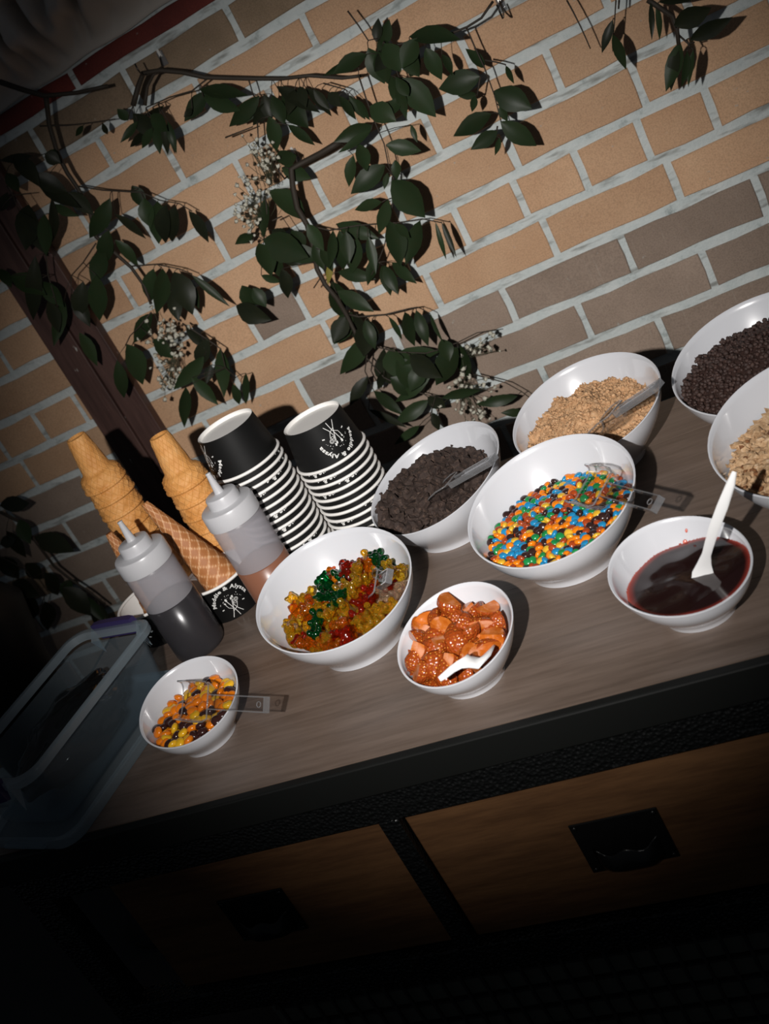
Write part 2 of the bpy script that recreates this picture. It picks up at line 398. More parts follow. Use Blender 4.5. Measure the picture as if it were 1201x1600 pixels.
for x in (TX1 - .046,):
    b = MB(); b.box((x, FY + .001, -1.50), (x + .042, FY + .03, -.7375)); sub(b, 'post', M['hammer'], sb, bev=.0015)
for x in (TX0 + .004, TX1 - .046):
    b = MB(); b.box((x, TY1 - .05, -1.50), (x + .042, TY1 - .01, ZT - .041)); sub(b, 'post', M['hammer'], sb, bev=.0015)
for x in (TX0 + .004, TX1 - .046):
    for y in (FY + .001, TY1 - .05):
        b = MB(); b.lathe([(.018, FLOOR), (.022, FLOOR + .006), (.018, -1.5005)], 12, True, True); b.xf(Matrix.Translation((x + .021, y + .02, 0))); sub(b, 'foot', M['blackmetal'], sb)
for i, cx in enumerate(DC):
    xa = cx - .2215 + (.048 if i == 0 else .014); xb = cx + .2215 - (.048 if i == 2 else .014)
    b = MB(); b.box((xa, FY + .012, -.9405), (xb, FY + .40, -.7405))
    dr = sub(b, 'drawer', M['drawer'], sb, bev=.002)
    # recessed cup pull: plate, hood, screws
    px = cx - .0005; y = FY + .0115
    b = MB(); y1 = y - .0025
    b.box((px - .046, y1, -.877), (px + .046, y - .0002, -.806)); b.xf(Matrix.Translation(-sb.location)); pl = b.build('pull_plate', M['blackmetal'], dr, False); bevel(pl, .001)
    b = MB(); rs = []
    for j in range(9):
        a = j / 8 * PI / 2; zz = -.868 + .012 * math.sin(a) ** 1 ; yy = y1 - .016 * math.cos(a) * 1.0
        rs.append((yy, zz))
    prof = [(y1 - .0002, -.870), (y1 - .013, -.869), (y1 - .017, -.862), (y1 - .016, -.852), (y1 - .012, -.842), (y1 - .011, -.840), (y1 - .0145, -.853), (y1 - .0148, -.861), (y1 - .012, -.866), (y1 - .0002, -.867)]
    rings = []
    for j in range(13):
        u = -1 + 2 * j / 12; wv = .5 + .5 * math.cos(u * PI * 1.0); sc = max(.15, (1 - abs(u) ** 4)); lift = .006 * math.sin(u * PI) ** 2 * -1
        rings.append([(px + u * .034, y1 - (y1 - yy) * sc, zz + (lift if zz > -.86 else 0)) for yy, zz in prof])
    b.rings(rings, True, True); b.xf(Matrix.Translation(-sb.location)); b.build('pull_hood', M['blackmetal'], dr)
    for sx in (-1, 1):
        for zz in (-.811, -.872):
            b = MB(); b.add([Vector((px + sx * .041, y1 - .0006, zz)) + Vector((p.x * .0028, p.y * .0014, p.z * .0028)) for p in ICO2[0]], ICO2[1])
            b.xf(Matrix.Translation(-sb.location)); b.build('screw', M['blackmetal'], dr)
# wire mesh lower back with a backing board
b = MB(); b.box((TX0 + .05, FY + .20, -1.48), (TX1 - .05, FY + .206, -.985)); sub(b, 'back_panel', M['backing'], sb)
b = MB(); b.box((TX0 + .05, FY + .01, -1.45), (TX1 - .05, TY1 - .06, -1.43)); sub(b, 'bottom_shelf', M['drawer'], sb)
for i in range(44):
    x = TX0 + .07 + i * .0305
    b = MB(); b.box((x, FY + .188, -1.428), (x + .0045, FY + .193, -.9855)); sub(b, 'upright_wire', M['mesh'], sb)
for i in range(10):
    z = -1.02 - i * .042
    b = MB(); b.box((TX0 + .06, FY + .1935, z), (TX1 - .06, FY + .198, z + .0045)); sub(b, 'cross_wire', M['mesh'], sb)

# ------------------------------------------------------------------ bowls
RB, HC, OFF, TILT = .522, .803, -.074, .2325
BOWLS = dict(reese=(-.6782, .9319, .3748, .0690), gummy=(-.4786, 1.0324, .4280, .1038), straw=(-.3265, .9019, -.3328, .0693),
             oreo=(-.3671, 1.2360, -.7024, .1025), mm=(-.2070, 1.0667, -.2859, .1024), sauce=(-.0863, .9042, .4411, .0672),
             tan=(-.1533, 1.2762, -.3434, .1012), choc=(.0625, 1.2330, -.4262, .1084), nuts=(.0768, 1.0290, -.3379, .1087))
def sstep(t): return t * t * (3 - 2 * t)
def bowl_ring(R, t, dr, n=72):
    q = max(0, (t - .05) / .95); q = .42 * (.35 + .65 * q) + .58 * math.sqrt(max(0, 1 - (1 - q) ** 2))
    sm_ = (RB ** 4 + q ** 4) ** .25 * (1 - .0178 * t ** 4)
    e_ = math.sqrt(max(0, 1 - (1 - max(0, min(1, (t - .085) / .5))) ** 2)) if t < .585 else 1
    rad = R * (sm_ if not dr else (sm_ - dr / R) * (.30 + .70 * e_))
    tl = TILT * sstep(t)
    c = Vector((0, -OFF * R * sstep(t), HC * R * t))
    return [c + Vector((rad * math.cos(a), -rad * math.sin(a) * math.cos(tl), -rad * math.sin(a) * math.sin(tl))) for a in [2 * PI * j / n for j in range(n)]]
LBL = dict(reese='smallest white slanted bowl, beside the plastic bin', gummy='white slanted bowl holding gummy bears',
           straw='small white slanted bowl full of cut strawberries', oreo='white slanted bowl of dark cookie chunks beside the paper cups',
           mm='white slanted bowl of multicoloured button candies', sauce='small white slanted bowl of dark red berry sauce',
           tan='white slanted bowl of tan biscuit crumbs by the wall', choc='white slanted bowl of chocolate crumbs at the right edge by the wall',
           nuts='white slanted bowl of chopped nuts at the right edge')
BV = {}
for k, (bx, by, ph, R) in BOWLS.items():
    th = .0022
    outer = [bowl_ring(R, t, 0) for t in [i / 14 for i in range(15)]]
    ti = [.09 + .91 * (i / 18) ** 1.4 for i in range(19)]
    inner = [bowl_ring(R, t, th) for t in reversed(ti)]
    fl0 = inner[-1]; cc = sum((Vector(p) for p in fl0), Vector()) / len(fl0)
    inner += [[cc + (Vector(p) - cc) * s - Vector((0, 0, .05 * R * (1 - s) ** .5)) for p in fl0] for s in (.75, .45, .15)]
    lip = [[Vector(p) + Vector((0, 0, .0012)) - (Vector(p) - cc).normalized() * .0010 for p in outer[-1]]]
    b = MB(); b.rings(outer + lip + inner, True, True)
    o = b.build('slanted_bowl', M['bowl'], None, True, (bx, by, ZT + .0003), sharp=60)
    o.rotation_euler = (0, 0, ph); tag(o, LBL[k], 'bowl', None)
    mw = Matrix.Translation((bx, by, ZT)) @ Matrix.Rotation(ph, 4, 'Z')
    bi = MB(); bi.rings([[mw @ Vector(p) for p in r] for r in inner], False, True)
    BV[k] = BVHTree.FromPolygons(bi.v, [f for f in bi.f])
def inner_z(k, x, y):
    h = BV[k].ray_cast(Vector((x, y, ZT + .3)), Vector((0, 0, -1)))
    return h[0].z if h[0] else None
def rim_at(k, x, y):
    """height of the rim plane above a point, relative to the table"""
    bx, by, ph, R = BOWLS[k]
    fr = Vector((math.sin(ph), -math.cos(ph)))
    return HC * R - math.tan(TILT) * (fr.x * (x - bx) + fr.y * (y - by) - OFF * R)
CAMR = Vector((R_.x, R_.y, 0)).normalized(); CAMF = Vector((F_.x, F_.y, 0)).normalized()
def surf(k, x, y, lev, sr=0, sf=0, mound=0, nz=0, ns=40):
    """content height: level + slopes towards the picture's right / away from the camera + central mound (fractions of R)"""
    bx, by, ph, R = BOWLS[k]; dx, dy = (x - bx) / R, (y - by) / R
    rr, ff = dx * CAMR.x + dy * CAMR.y, dx * CAMF.x + dy * CAMF.y
    s = lev + sr * rr + sf * ff + mound * math.exp(-((rr - .05) ** 2 + (ff - .15) ** 2) / .18)
    return ZT + R * s + nz * noise.noise((x * ns, y * ns, 0))
def fill(k, sp, par, dz=0, jit=.25, lowr=.25, marg=.42):
    bx, by, ph, R = BOWLS[k]; pts = []; n = int(1.1 * R / sp) + 2
    for i in range(-n, n + 1):
        for j in range(-n, n + 1):
            x = bx + (i + .5 * (j % 2)) * sp + random.uniform(-jit, jit) * sp; y = by + j * sp * .866 + random.uniform(-jit, jit) * sp
            zi = inner_z(k, x, y)
            if zi is None: continue
            s = surf(k, x, y, *par) - dz
            hw = BV[k].find_nearest(Vector((x, y, ZT + rim_at(k, x, y))))
            s = min(s, ZT + rim_at(k, x, y) - lowr * sp + .7 * max(0, hw[3] - .3 * sp))
            if s - zi < marg * sp * .5: continue
            q = Vector((x, y, s)); h = BV[k].find_nearest(q)
            if h[0] is not None:
                d = (q - h[0]); dist = d.length
                if dist < marg * sp:
                    nrm = Vector((bx, by, ZT + HC * R)) - h[0]; q = h[0] + nrm.normalized() * marg * sp
            pts.append(q)
    return pts
def bed(k, par, dz, m, name, label, cat, res=44, rough=0, depth=False):
    """a filled body: top surface clipped to the bowl, skirt hugging the inside"""
    bx, by, ph, R = BOWLS[k]; b = MB(); idx = {}; ver = []; dep = []
    st = 2.1 * R / res
    for i in range(res + 1):
        for j in range(res + 1):
            x = bx - 1.05 * R + i * st; y = by - 1.05 * R + j * st; zi = inner_z(k, x, y)
            if zi is None: continue
            s = min(surf(k, x, y, *par) - dz, ZT + rim_at(k, x, y) - .0012)
            if rough: s += rough * noise.noise((x * 300, y * 300, 1)) + rough * .6 * noise.noise((x * 700, y * 700, 5))
            if s < zi - .45 * st: continue
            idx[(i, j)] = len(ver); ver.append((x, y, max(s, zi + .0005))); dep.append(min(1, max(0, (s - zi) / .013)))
    fs = [(idx[(i, j)], idx[(i + 1, j)], idx[(i + 1, j + 1)], idx[(i, j + 1)]) for i in range(res) for j in range(res)
          if all(q in idx for q in ((i, j), (i + 1, j), (i + 1, j + 1), (i, j + 1)))]
    b.add(ver, fs); me = b.mesh(name, m)
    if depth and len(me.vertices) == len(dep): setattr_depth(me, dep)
    o = link(name, me); stuff(o); tag(o, label, cat); return o
def rot_rand(tilt=.5):
    return Quaternion((0, 0, 1), random.uniform(0, 2 * PI)) @ Quaternion((1, 0, 0), random.gauss(0, tilt))
def lentil(r, h, m, n=12):
    b = MB(); prof = []
    for i in range(1, 6):
        a = -PI / 2 + PI * i / 6; prof.append((r * math.cos(a) ** .8, h * math.sin(a)))
    b.lathe(prof, n, True, True); return b.mesh('candy', m)
def place(me, pts, label, cat, group, name, tilt=.5, lim=300, scale=(1, 1), bowl=None):
    pts = sorted(pts, key=lambda p: p.length)
    for q in pts[:lim]:
        o = link(name, me); o.location = q; o.rotation_mode = 'QUATERNION'; o.rotation_quaternion = rot_rand(tilt)
        s = random.uniform(*scale); o.scale = (s, s, s); tag(o, label, cat, group)
        if bowl: settle(o, bowl)
def join_stuff(name, shape_fn, pts, mats, label, cat, tilt=.6):
    b = MB()
    for q in pts:
        b.cur = random.randrange(len(mats)); vs, fs = shape_fn(); rq = rot_rand(tilt)
        b.add([rq @ Vector(v) + q for v in vs], fs)
    o = b.build(name, mats, smooth=True); stuff(o); tag(o, label, cat); return o
def lent_shape(r, h, n=8):
    vs = [(0, 0, -h)]; 
    for a in (-.5, .5):
        for j in range(n): vs.append((r * math.cos(a) * math.cos(2 * PI * j / n), r * math.cos(a) * math.sin(2 * PI * j / n), h * math.sin(a) * 1.6))
    vs.append((0, 0, h)); fs = []
    for j in range(n):
        k = (j + 1) % n; fs += [(0, 1 + k, 1 + j), (1 + j, 1 + k, 1 + n + k, 1 + n + j), (1 + n + j, 1 + n + k, 2 * n + 1)]
    return vs, fs
def settle(o, k):
    """pull a piece in until no vertex pokes through the bowl"""
    bx, by, ph, R = BOWLS[k]; c = Vector((bx, by, ZT + HC * R * .95)); vs = list(o.data.vertices); st = max(1, len(vs) // 60)
    for _ in range(4):
        mt = Matrix.LocRotScale(o.location, o.rotation_quaternion, o.scale); ex = 0
        for v in vs[::st]:
            d = mt @ v.co - c; l = d.length
            if l < 1e-5 or d.z > .25 * R: continue
            h = BV[k].ray_cast(c, d / l)
            if h[0] is not None: ex = max(ex, l - h[3] + .0004)
        if ex <= 0: return
        o.location = o.location + (c - o.location).normalized() * min(ex, .012) + Vector((0, 0, min(ex, .012) * .2))
# button candies
PAR = (.55, .08, .02, .05, .002)
r_, h_ = .0054, .0031
pts = fill('mm', .0090, PAR)
cols = ['orange'] * 6 + ['blue'] * 4 + ['green'] * 4 + ['brown'] * 5 + ['yellow'] * 3 + ['red'] * 4
by = {}
for q in pts: by.setdefault(random.choice(cols), []).append(q)
for c_, pp in by.items():
    place(lentil(r_, h_, M['c_' + c_]), pp, c_ + ' candy-coated button in the bowl of multicoloured candies', 'candy', c_ + ' button candies', 'button_candy', .62, bowl='mm')
for dz in (.0045, .009):
    join_stuff('button_candies', lambda: lent_shape(r_, h_), fill('mm', .0088, PAR, dz), [M['c_' + c_] for c_ in CC], 'multicoloured button candies lying under the top layer, %s' % ('second layer' if dz < .006 else 'deepest layer'), 'candies')
PAR = (.58, .04, .05, .08, .003)
pts = fill('reese', .0124, PAR); by = {}
for q in pts: by.setdefault(random.choice(['orange'] * 6 + ['yellow'] * 3 + ['brown'] * 3), []).append(q)
for c_, pp in by.items():
    place(lentil(.0076, .0043, M['p_' + c_]), pp, c_ + ' candy-coated piece in the smallest bowl', 'candy', c_ + ' candies in the smallest bowl', 'round_candy', .5, bowl='reese')
join_stuff('round_candies', lambda: lent_shape(.0072, .0040), fill('reese', .0118, PAR, .007, .25, .5, .8), [M['p_orange'], M['p_yellow'], M['p_brown']], 'orange, yellow and brown candies lying under the top layer', 'candies')
# gummy bears
def bear_mesh(m):
    b = MB()
    def e(c, s): b.add([(c[0] + p.x * s[0], c[1] + p.y * s[1], c[2] + p.z * s[2]) for p in ICO2[0]], ICO2[1])
    e((0, 0, 0), (.0070, .0098, .0056)); e((0, .0105, .0010), (.0058, .0056, .0054)); e((0, .0118, .0056), (.0026, .0024, .0020))
    for sx in (-1, 1):
        e((sx * .0045, .0148, .001), (.0024, .0024, .0022)); e((sx * .0054, .0035, .0045), (.0027, .0031, .0036)); e((sx * .0054, -.0078, .0036), (.0032, .0038, .0042))
    o = link('bear', b.mesh('bear', m)); md = o.modifiers.new('r', 'REMESH'); md.mode = 'VOXEL'; md.voxel_size = .0011; md.use_smooth_shade = True
    m2 = o.modifiers.new('s', 'SMOOTH'); m2.iterations = 3; m2.factor = .5
    dg = bpy.context.evaluated_depsgraph_get(); me = bpy.data.meshes.new_from_object(o.evaluated_get(dg)); bpy.data.objects.remove(o)
    if not me.materials: me.materials.append(m)
    return me
PAR = (.55, .06, .04, .14, .004)
pts = fill('gummy', .0232, PAR, 0, .3, .3, .55); by = {}
gm = {k: bear_mesh(M['g_' + k]) for k in ('yellow', 'orange', 'red', 'green', 'clear')}
for q in pts: by.setdefault(random.choice(['yellow'] * 6 + ['orange'] * 5 + ['red'] * 2 + ['green'] * 2 + ['clear']), []).append(q)
for c_, pp in by.items():
    place(gm[c_], pp, {'clear': 'pale clear'}.get(c_, c_) + ' gummy bear in the gummy bear bowl', 'gummy bear', {'clear': 'pale'}.get(c_, c_) + ' gummy bears', 'gummy_bear', .9, scale=(1.15, 1.35), bowl='gummy')
def blob():
    return [(p.x * .006, p.y * .009, p.z * .005) for p in ICO1[0]], ICO1[1]
join_stuff('gummy_bears', blob, fill('gummy', .0150, PAR, .014, .25, .6, .95), [M['g_' + k] for k in ('yellow', 'orange', 'yellow', 'orange', 'red')], 'gummy bears lying under the top layer', 'gummy bears')
# strawberries
def straw_mesh(cut):
    bm = bmesh.new(); bmesh.ops.create_uvsphere(bm, u_segments=20, v_segments=14, radius=1)
    for v in bm.verts:
        z = v.co.z; f = 1 - .45 * max(0, -z) - .05 * max(0, z); v.co = Vector((v.co.x * .0135 * f, v.co.y * .0135 * f, z * .0165))
    for f in bm.faces: f.smooth = True
    for no, pc in cut:
        r = bmesh.ops.bisect_plane(bm, geom=bm.verts[:] + bm.edges[:] + bm.faces[:], plane_co=pc, plane_no=no, clear_outer=True)
        ed = [g for g in r['geom_cut'] if isinstance(g, bmesh.types.BMEdge)]
        nf = bmesh.ops.edgeloop_fill(bm, edges=ed)['faces']
        for f in nf: f.material_index = 1; f.smooth = False
    cm = sum((v.co for v in bm.verts), Vector()) / len(bm.verts)
    for v in bm.verts: v.co -= cm
    me = bpy.data.meshes.new('strawberry_piece'); bm.normal_update(); bm.to_mesh(me); bm.free()
    me.materials.append(M['skin']); me.materials.append(M['flesh']); return me
SV = [straw_mesh([((0, 1, 0), (0, .001, 0))]), straw_mesh([((0, 1, 0), (0, .001, 0)), ((1, 0, .2), (.001, 0, 0))]),
      straw_mesh([((0, 1, 0), (0, .002, 0)), ((0, 0, 1), (0, 0, .002))]), straw_mesh([((1, .1, 0), (.002, 0, 0)), ((0, 0, -1), (0, 0, -.004)), ((0, 1, .3), (0, .004, 0))]),
      straw_mesh([((0, 0, 1), (0, 0, .006)), ((0, 1, 0), (0, .003, 0))])]
PAR = (.68, 0, .16, .18, .003)
for dz in (.002, .014):
    for q in fill('straw', .0190, PAR, dz, .3, .45, .75):
        o = link('strawberry_piece', random.choice(SV)); o.location = q; o.rotation_mode = 'QUATERNION'
        o.rotation_quaternion = Quaternion((random.gauss(0, 1), random.gauss(0, 1), random.gauss(0, 1), random.gauss(0, 1))).normalized()
        s = random.uniform(.95, 1.3); o.scale = (s, s, s)
        tag(o, 'cut strawberry piece in the strawberry bowl', 'strawberry', 'cut strawberry pieces'); settle(o, 'straw')
bed('straw', PAR, .012, M['skin'], 'strawberry_juice', 'red strawberry pulp between the cut pieces', 'strawberry pulp')
# crumbs and chunks
def rock(r, sub=ICO1, amp=.35):
    s = random.uniform(0, 100); sc = [random.uniform(.7, 1.25) for _ in range(3)]
    return [tuple(p[i] * r * sc[i] * (1 + amp * noise.noise((p.x * 1.3 + s, p.y * 1.3, p.z * 1.3))) for i in range(3)) for p in sub[0]], sub[1]
def rock_mesh(r, m, sub=ICO1, amp=.5, smooth=False):
    b = MB(); b.add(*rock(r, sub, amp)); return b.mesh('chunk', m, smooth)
PAR = (.58, .06, .14, .20, .010, 60)
bed('oreo', PAR, .004, M['cookie'], 'cookie_crumbs', 'fine dark cookie crumbs under the chunks', 'crumbs', rough=.004)
ck = [rock_mesh(random.uniform(.0072, .0108), M['cookie'], ICO2, .9) for _ in range(7)]
for q in fill('oreo', .0135, PAR, 0, .35, .3, .65):
    o = link('cookie_chunk', random.choice(ck)); o.location = q; o.rotation_mode = 'QUATERNION'; o.rotation_quaternion = rot_rand(1.2)
    s = random.uniform(.7, 1.2); o.scale = (s, s, s); tag(o, 'dark cookie chunk in the bowl beside the paper cups', 'cookie chunk', 'dark cookie chunks'); settle(o, 'oreo')
join_stuff('small_cookie_crumbs', lambda: rock(random.uniform(.0014, .0030)), fill('oreo', .0085, PAR, -.001, .45), [M['cookie']], 'small dark crumbs scattered over the cookie chunks', 'crumbs')
PAR = (.52, .12, .20, .24, .009, 50)
bed('tan', PAR, .001, M['biscuit'], 'biscuit_crumb_heap', 'heap of fine tan biscuit crumbs', 'crumbs', 110, rough=.0045)
join_stuff('biscuit_crumbs', lambda: rock(random.choice([.0007, .0009, .0011, .0014, .0018, .0030])), fill('tan', .0046, PAR, 0, .5), [M['biscuit']], 'loose tan biscuit crumbs on top of the heap', 'crumbs')
PAR = (.60, .08, .14, .22, .006, 40)
bed('choc', PAR, .002, M['choccrumb'], 'chocolate_crumb_heap', 'heap of chocolate crumbs in the bowl by the wall', 'crumbs', 50, rough=.003)
join_stuff('chocolate_crumbs', lambda: rock(random.choice([.0022, .003, .0036]), ICO1, .2), fill('choc', .0058, PAR, 0, .45), [M['choccrumb']], 'loose chocolate crumbs on top of the heap', 'crumbs')
PAR = (.58, .10, .08, .24, .006, 40)
bed('nuts', PAR, .002, M['nut'], 'fine_nut_crumbs', 'fine nut crumbs under the chopped pieces', 'crumbs', rough=.004)
nk = [rock_mesh(random.uniform(.0030, .0044), random.choice([M['nut'], M['nut'], M['nut'], M['nutskin']]), ICO1, .7) for _ in range(9)]
pts = fill('nuts', .0070, PAR, 0, .4, .3, .6)
for q in sorted(pts, key=lambda p: (p - at(1175, 730, z=-.58)).length)[:280]:
    o = link('chopped_nut', random.choice(nk)); o.location = q; o.rotation_mode = 'QUATERNION'; o.rotation_quaternion = rot_rand(1.5)
    s = random.uniform(.7, 1.25); o.scale = (s * 1.2, s, s * .75); tag(o, 'chopped nut piece in the bowl at the right edge', 'nut', 'chopped nut pieces')
# sauce
PAR = (.62, .05, .0, .0, .0010, 42)
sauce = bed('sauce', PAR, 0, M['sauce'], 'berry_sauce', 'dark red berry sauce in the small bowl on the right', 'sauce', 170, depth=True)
def on_inner(k, px, py):
    o = Vector(); d = at(px, py, d=1.0).normalized(); h = BV[k].ray_cast(o, d); return h[0], h[1], d
b = MB()
for px, py, sx, sy in ((1072, 829, 4, 7), (1070, 847, 7, 9), (1073, 856, 6, 9), (1077, 864, 4, 6)):
    q, nrm, d = on_inner('sauce', px, py)
    if q is None: continue
    if nrm.dot(d) > 0: nrm = -nrm
    u = (U_ - nrm * U_.dot(nrm)).normalized(); rr = u.cross(nrm); s = mpp(q)
    b.add([q + nrm * .0003 + (rr * p.x * sx * .5 + u * p.y * sy * .5) * s + nrm * max(0, p.z) * .0007 for p in ICO2[0]], ICO2[1])
sm = b.build('sauce_drips', M['smear'], sauce)

# ------------------------------------------------------------------ paper cups
CH, CRB, CRT = .0615, .0450, .0535
def text_flat(body, size):
    cu = bpy.data.curves.new('lettering', 'FONT'); cu.body = body; cu.size = size; cu.offset = size * .030; cu.space_character = 1.08; cu.resolution_u = 2
    o = bpy.data.objects.new('lettering', cu); COL.objects.link(o); dg = bpy.context.evaluated_depsgraph_get()
    me = o.evaluated_get(dg).to_mesh(); vs = [v.co.copy() for v in me.vertices]; fs = [tuple(p.vertices) for p in me.polygons]
    o.evaluated_get(dg).to_mesh_clear(); bpy.data.objects.remove(o); bpy.data.curves.remove(cu); return vs, fs
tv, tf = text_flat('Maddie & Alyssa', .0086)
tw = max(v.x for v in tv)
def cup_map(u, v, off=.00035):
    r = CRB + (CRT - CRB) * v / CH + off; a = -PI / 2 + u / r; return (r * math.cos(a), r * math.sin(a), v)
def logo():
    b = MB(); rho = .0245; vc = .0278; half = rho * PI * .97 / 2; k = 2 * half / tw
    vs = []
    for p in tv:
        th = PI / 2 + (tw / 2 - p.x) * k / rho; r = rho + p.y; vs.append(cup_map(r * math.cos(th), vc + r * math.sin(th) * .98))
    b.add(vs, tf)
    def strip(pts, wd):
        pts = [Vector((*p, 0)) for p in pts]; L = []; Rr = []
        for i, p in enumerate(pts):
            d = (pts[min(i + 1, len(pts) - 1)] - pts[max(0, i - 1)]).normalized(); n = Vector((-d.y, d.x, 0)) * wd / 2
            L.append(cup_map(p.x + n.x, p.y + n.y)); Rr.append(cup_map(p.x - n.x, p.y - n.y))
        b.rings([L, Rr], closed=False)
    def dot(u, v, r1, r2=None, n=8, rot=0):
        r2 = r2 or r1; c, s = math.cos(rot), math.sin(rot)
        pts = []
        for j in range(n):
            a = 2 * PI * j / n; x, y = r1 * math.cos(a), r2 * math.sin(a); pts.append(cup_map(u + x * c - y * s, v + x * s + y * c))
        b.add(pts, [tuple(range(n))])
    def ring(u, v, r):
        strip([(u + r * math.cos(2 * PI * j / 12), v + r * math.sin(2 * PI * j / 12)) for j in range(13)], .0006)
    strip([(-.009, .004), (-.004, .014), (-.001, .022), (.002, .032)], .0010); strip([(.002, .003), (.000, .013), (-.003, .024), (-.006, .034)], .0010)
    strip([(.009, .007), (.004, .015), (.001, .024), (.004, .033)], .0009); strip([(-.004, .014), (.004, .018), (.008, .026)], .0008); strip([(-.002, .018), (-.008, .022), (-.010, .029)], .0008)
    for u, v, a1, a2, ro in ((-.006, .036, .0017, .0028, .2), (.002, .035, .0014, .0024, -.2), (.005, .037, .0014, .0022, -.4), (-.010, .031, .0012, .0020, .5)): dot(u, v, a1, a2, 8, ro)
    ring(.008, .030, .0030); ring(.008, .030, .0016); ring(.0045, .026, .0018)
    rnd = random.Random(3)
    for _ in range(22):
        th = rnd.uniform(.15, PI - .15); r = rnd.uniform(.010, .019); dot(r * math.cos(th), .0265 + r * math.sin(th) * .95, rnd.uniform(.0003, .0007), None, 6)
    for s_ in (-1, 1): strip([(s_ * .0155, .0225), (s_ * .019, .0215)], .0016)
    return b.mesh('print', M['print'])
LOGO = logo()
b = MB(); b.lathe([(CRB, 0), (CRB + (CRT - CRB) * .5, CH / 2), (CRT, CH)], 48); CUPW = b.mesh('cup_wall', M['cup'])
b = MB(); b.lathe([(CRT - .0008, CH), (CRB + .0010, .0075)], 48); b.lathe([(CRB - .0009, .0065), (CRB - .0007, .0002), (CRB, 0)], 48); CUPI = b.mesh('cup_lining', M['paper'])
b = MB(); b.lathe([(CRB - .0009, .0060), (.02, .0058), (.002, .0058)], 48, False, True); b.lathe([(CRB + .0010, .0078), (.02, .0076), (.002, .0076)], 48, False, True); CUPB = b.mesh('base_disc', M['paper'])
b = MB(); b.rings([[((CRT + .0006 + .0025 * math.cos(2 * PI * i / 8)) * math.cos(2 * PI * j / 48), (CRT + .0006 + .0025 * math.cos(2 * PI * i / 8)) * math.sin(2 * PI * j / 48), CH + .0025 * math.sin(2 * PI * i / 8)) for j in range(48)] for i in range(9)]); CUPR = b.mesh('rolled_rim', M['paper'])
def cup(label, loc, az, inv, group, protos={}):
    o = empty('paper_cup', label, 'cup', loc, group)
    o.rotation_euler = (PI, 0, az - PI / 2) if inv else (0, 0, az + PI / 2)
    for n_, me in (('cup_wall', CUPW), ('lining', CUPI), ('base_disc', CUPB), ('rolled_rim', CUPR), ('printed_emblem', LOGO)):
        link(n_, me, o)
    return o
ORD = ['topmost', 'second', 'third', 'fourth', 'fifth', 'sixth', 'seventh', 'eighth', 'ninth', 'tenth', 'eleventh', 'twelfth', 'thirteenth', 'fourteenth', 'fifteenth', 'sixteenth', 'seventeenth', 'eighteenth']
def cam_az(p, deg): return math.atan2(-p.y, -p.x) + math.radians(deg)
for nm, (px, py), y, deg, other in (('left', (351, 665), 1.300, -72, ''), ('right', (486, 653), 1.330, 20, '')):
    P = at(px, py, y=y); ztop = P.z; h = ztop - ZT; pitch = .0118; n = int((h - CH - .002) / pitch) + 1; pitch = (h - CH - .0023) / (n - 1)
    for i in range(n):
        az = cam_az(P, deg) if i == 0 else cam_az(P, random.uniform(-80, 80))
        cup('%s black paper cup of the %s upside-down stack' % (ORD[i], nm), (P.x, P.y, ztop - i * pitch), az, True, 'upside-down cups in the %s stack' % nm)
C1 = at(240, 930, z=ZT + CH); C2 = at(330, 890, z=ZT + CH)
C2 = Vector((-.727, 1.240, 0)); C1 = Vector((-.850, 1.238, 0))
cup('upright black paper cup at the far left, behind the chocolate syrup bottle', (C1.x, C1.y, ZT + .0004), cam_az(C1, -60), False, None)
cup('upright black paper cup between the two squeeze bottles, holding the waffle cone', (C2.x, C2.y, ZT + .0004), cam_az(C2, -4), False, None)

# ------------------------------------------------------------------ cones
def cake_mesh():
    # inverted cake cone: narrow closed end up; local z=0 at the open rim, top at .092
    b = MB(); n = 64; prof = [(.0362, 0), (.0370, .0012), (.0366, .0035), (.0345, .0050), (.0340, .012), (.0330, .020), (.0306, .0245), (.0255, .028), (.0235, .031), (.0205, .055), (.0165, .086), (.0158, .089), (.0140, .0895)]
    rs = []; fine = []
    for i in range(len(prof) - 1):
        (r0, z0), (r1, z1) = prof[i], prof[i + 1]; st = 5 if z1 - z0 > .012 else (3 if z1 - z0 > .004 else 2)
        for q in range(st): fine.append((r0 + (r1 - r0) * q / st, z0 + (z1 - z0) * q / st))
    fine.append(prof[-1])
    for r, z in fine:
        row = []
        for j in range(n):
            a = 2 * PI * j / n; e = 0
            if .005 < z < .022: e = .0014 * max(0, math.cos(a * 12 + z * 420)) ** 3 + .0014 * max(0, math.cos(a * 12 - z * 420)) ** 3
            elif z > .031 and z < .086: e = .0005 * (max(0, math.cos(a * 14 + z * 200)) ** 2 + max(0, math.cos(a * 14 - z * 200)) ** 2)
            row.append(((r + e) * math.cos(a), (r + e) * math.sin(a), z))
        rs.append(row)
    rs.append([(.0135 * math.cos(2 * PI * j / n), .0135 * math.sin(2 * PI * j / n), .086) for j in range(n)])
    b.rings(rs, False, True)
    b.rings([[(r * math.cos(2 * PI * j / n), r * math.sin(2 * PI * j / n), z) for j in range(n)] for r, z in ((.0335, .0), (.0305, .012), (.028, .02))])
    b.rings([[(r * math.cos(2 * PI * j / n), r * math.sin(2 * PI * j / n), 0) for j in range(n)] for r in (.0362, .0335)])
    return b.mesh('cake_cone', M['cake'])
CK = cake_mesh()
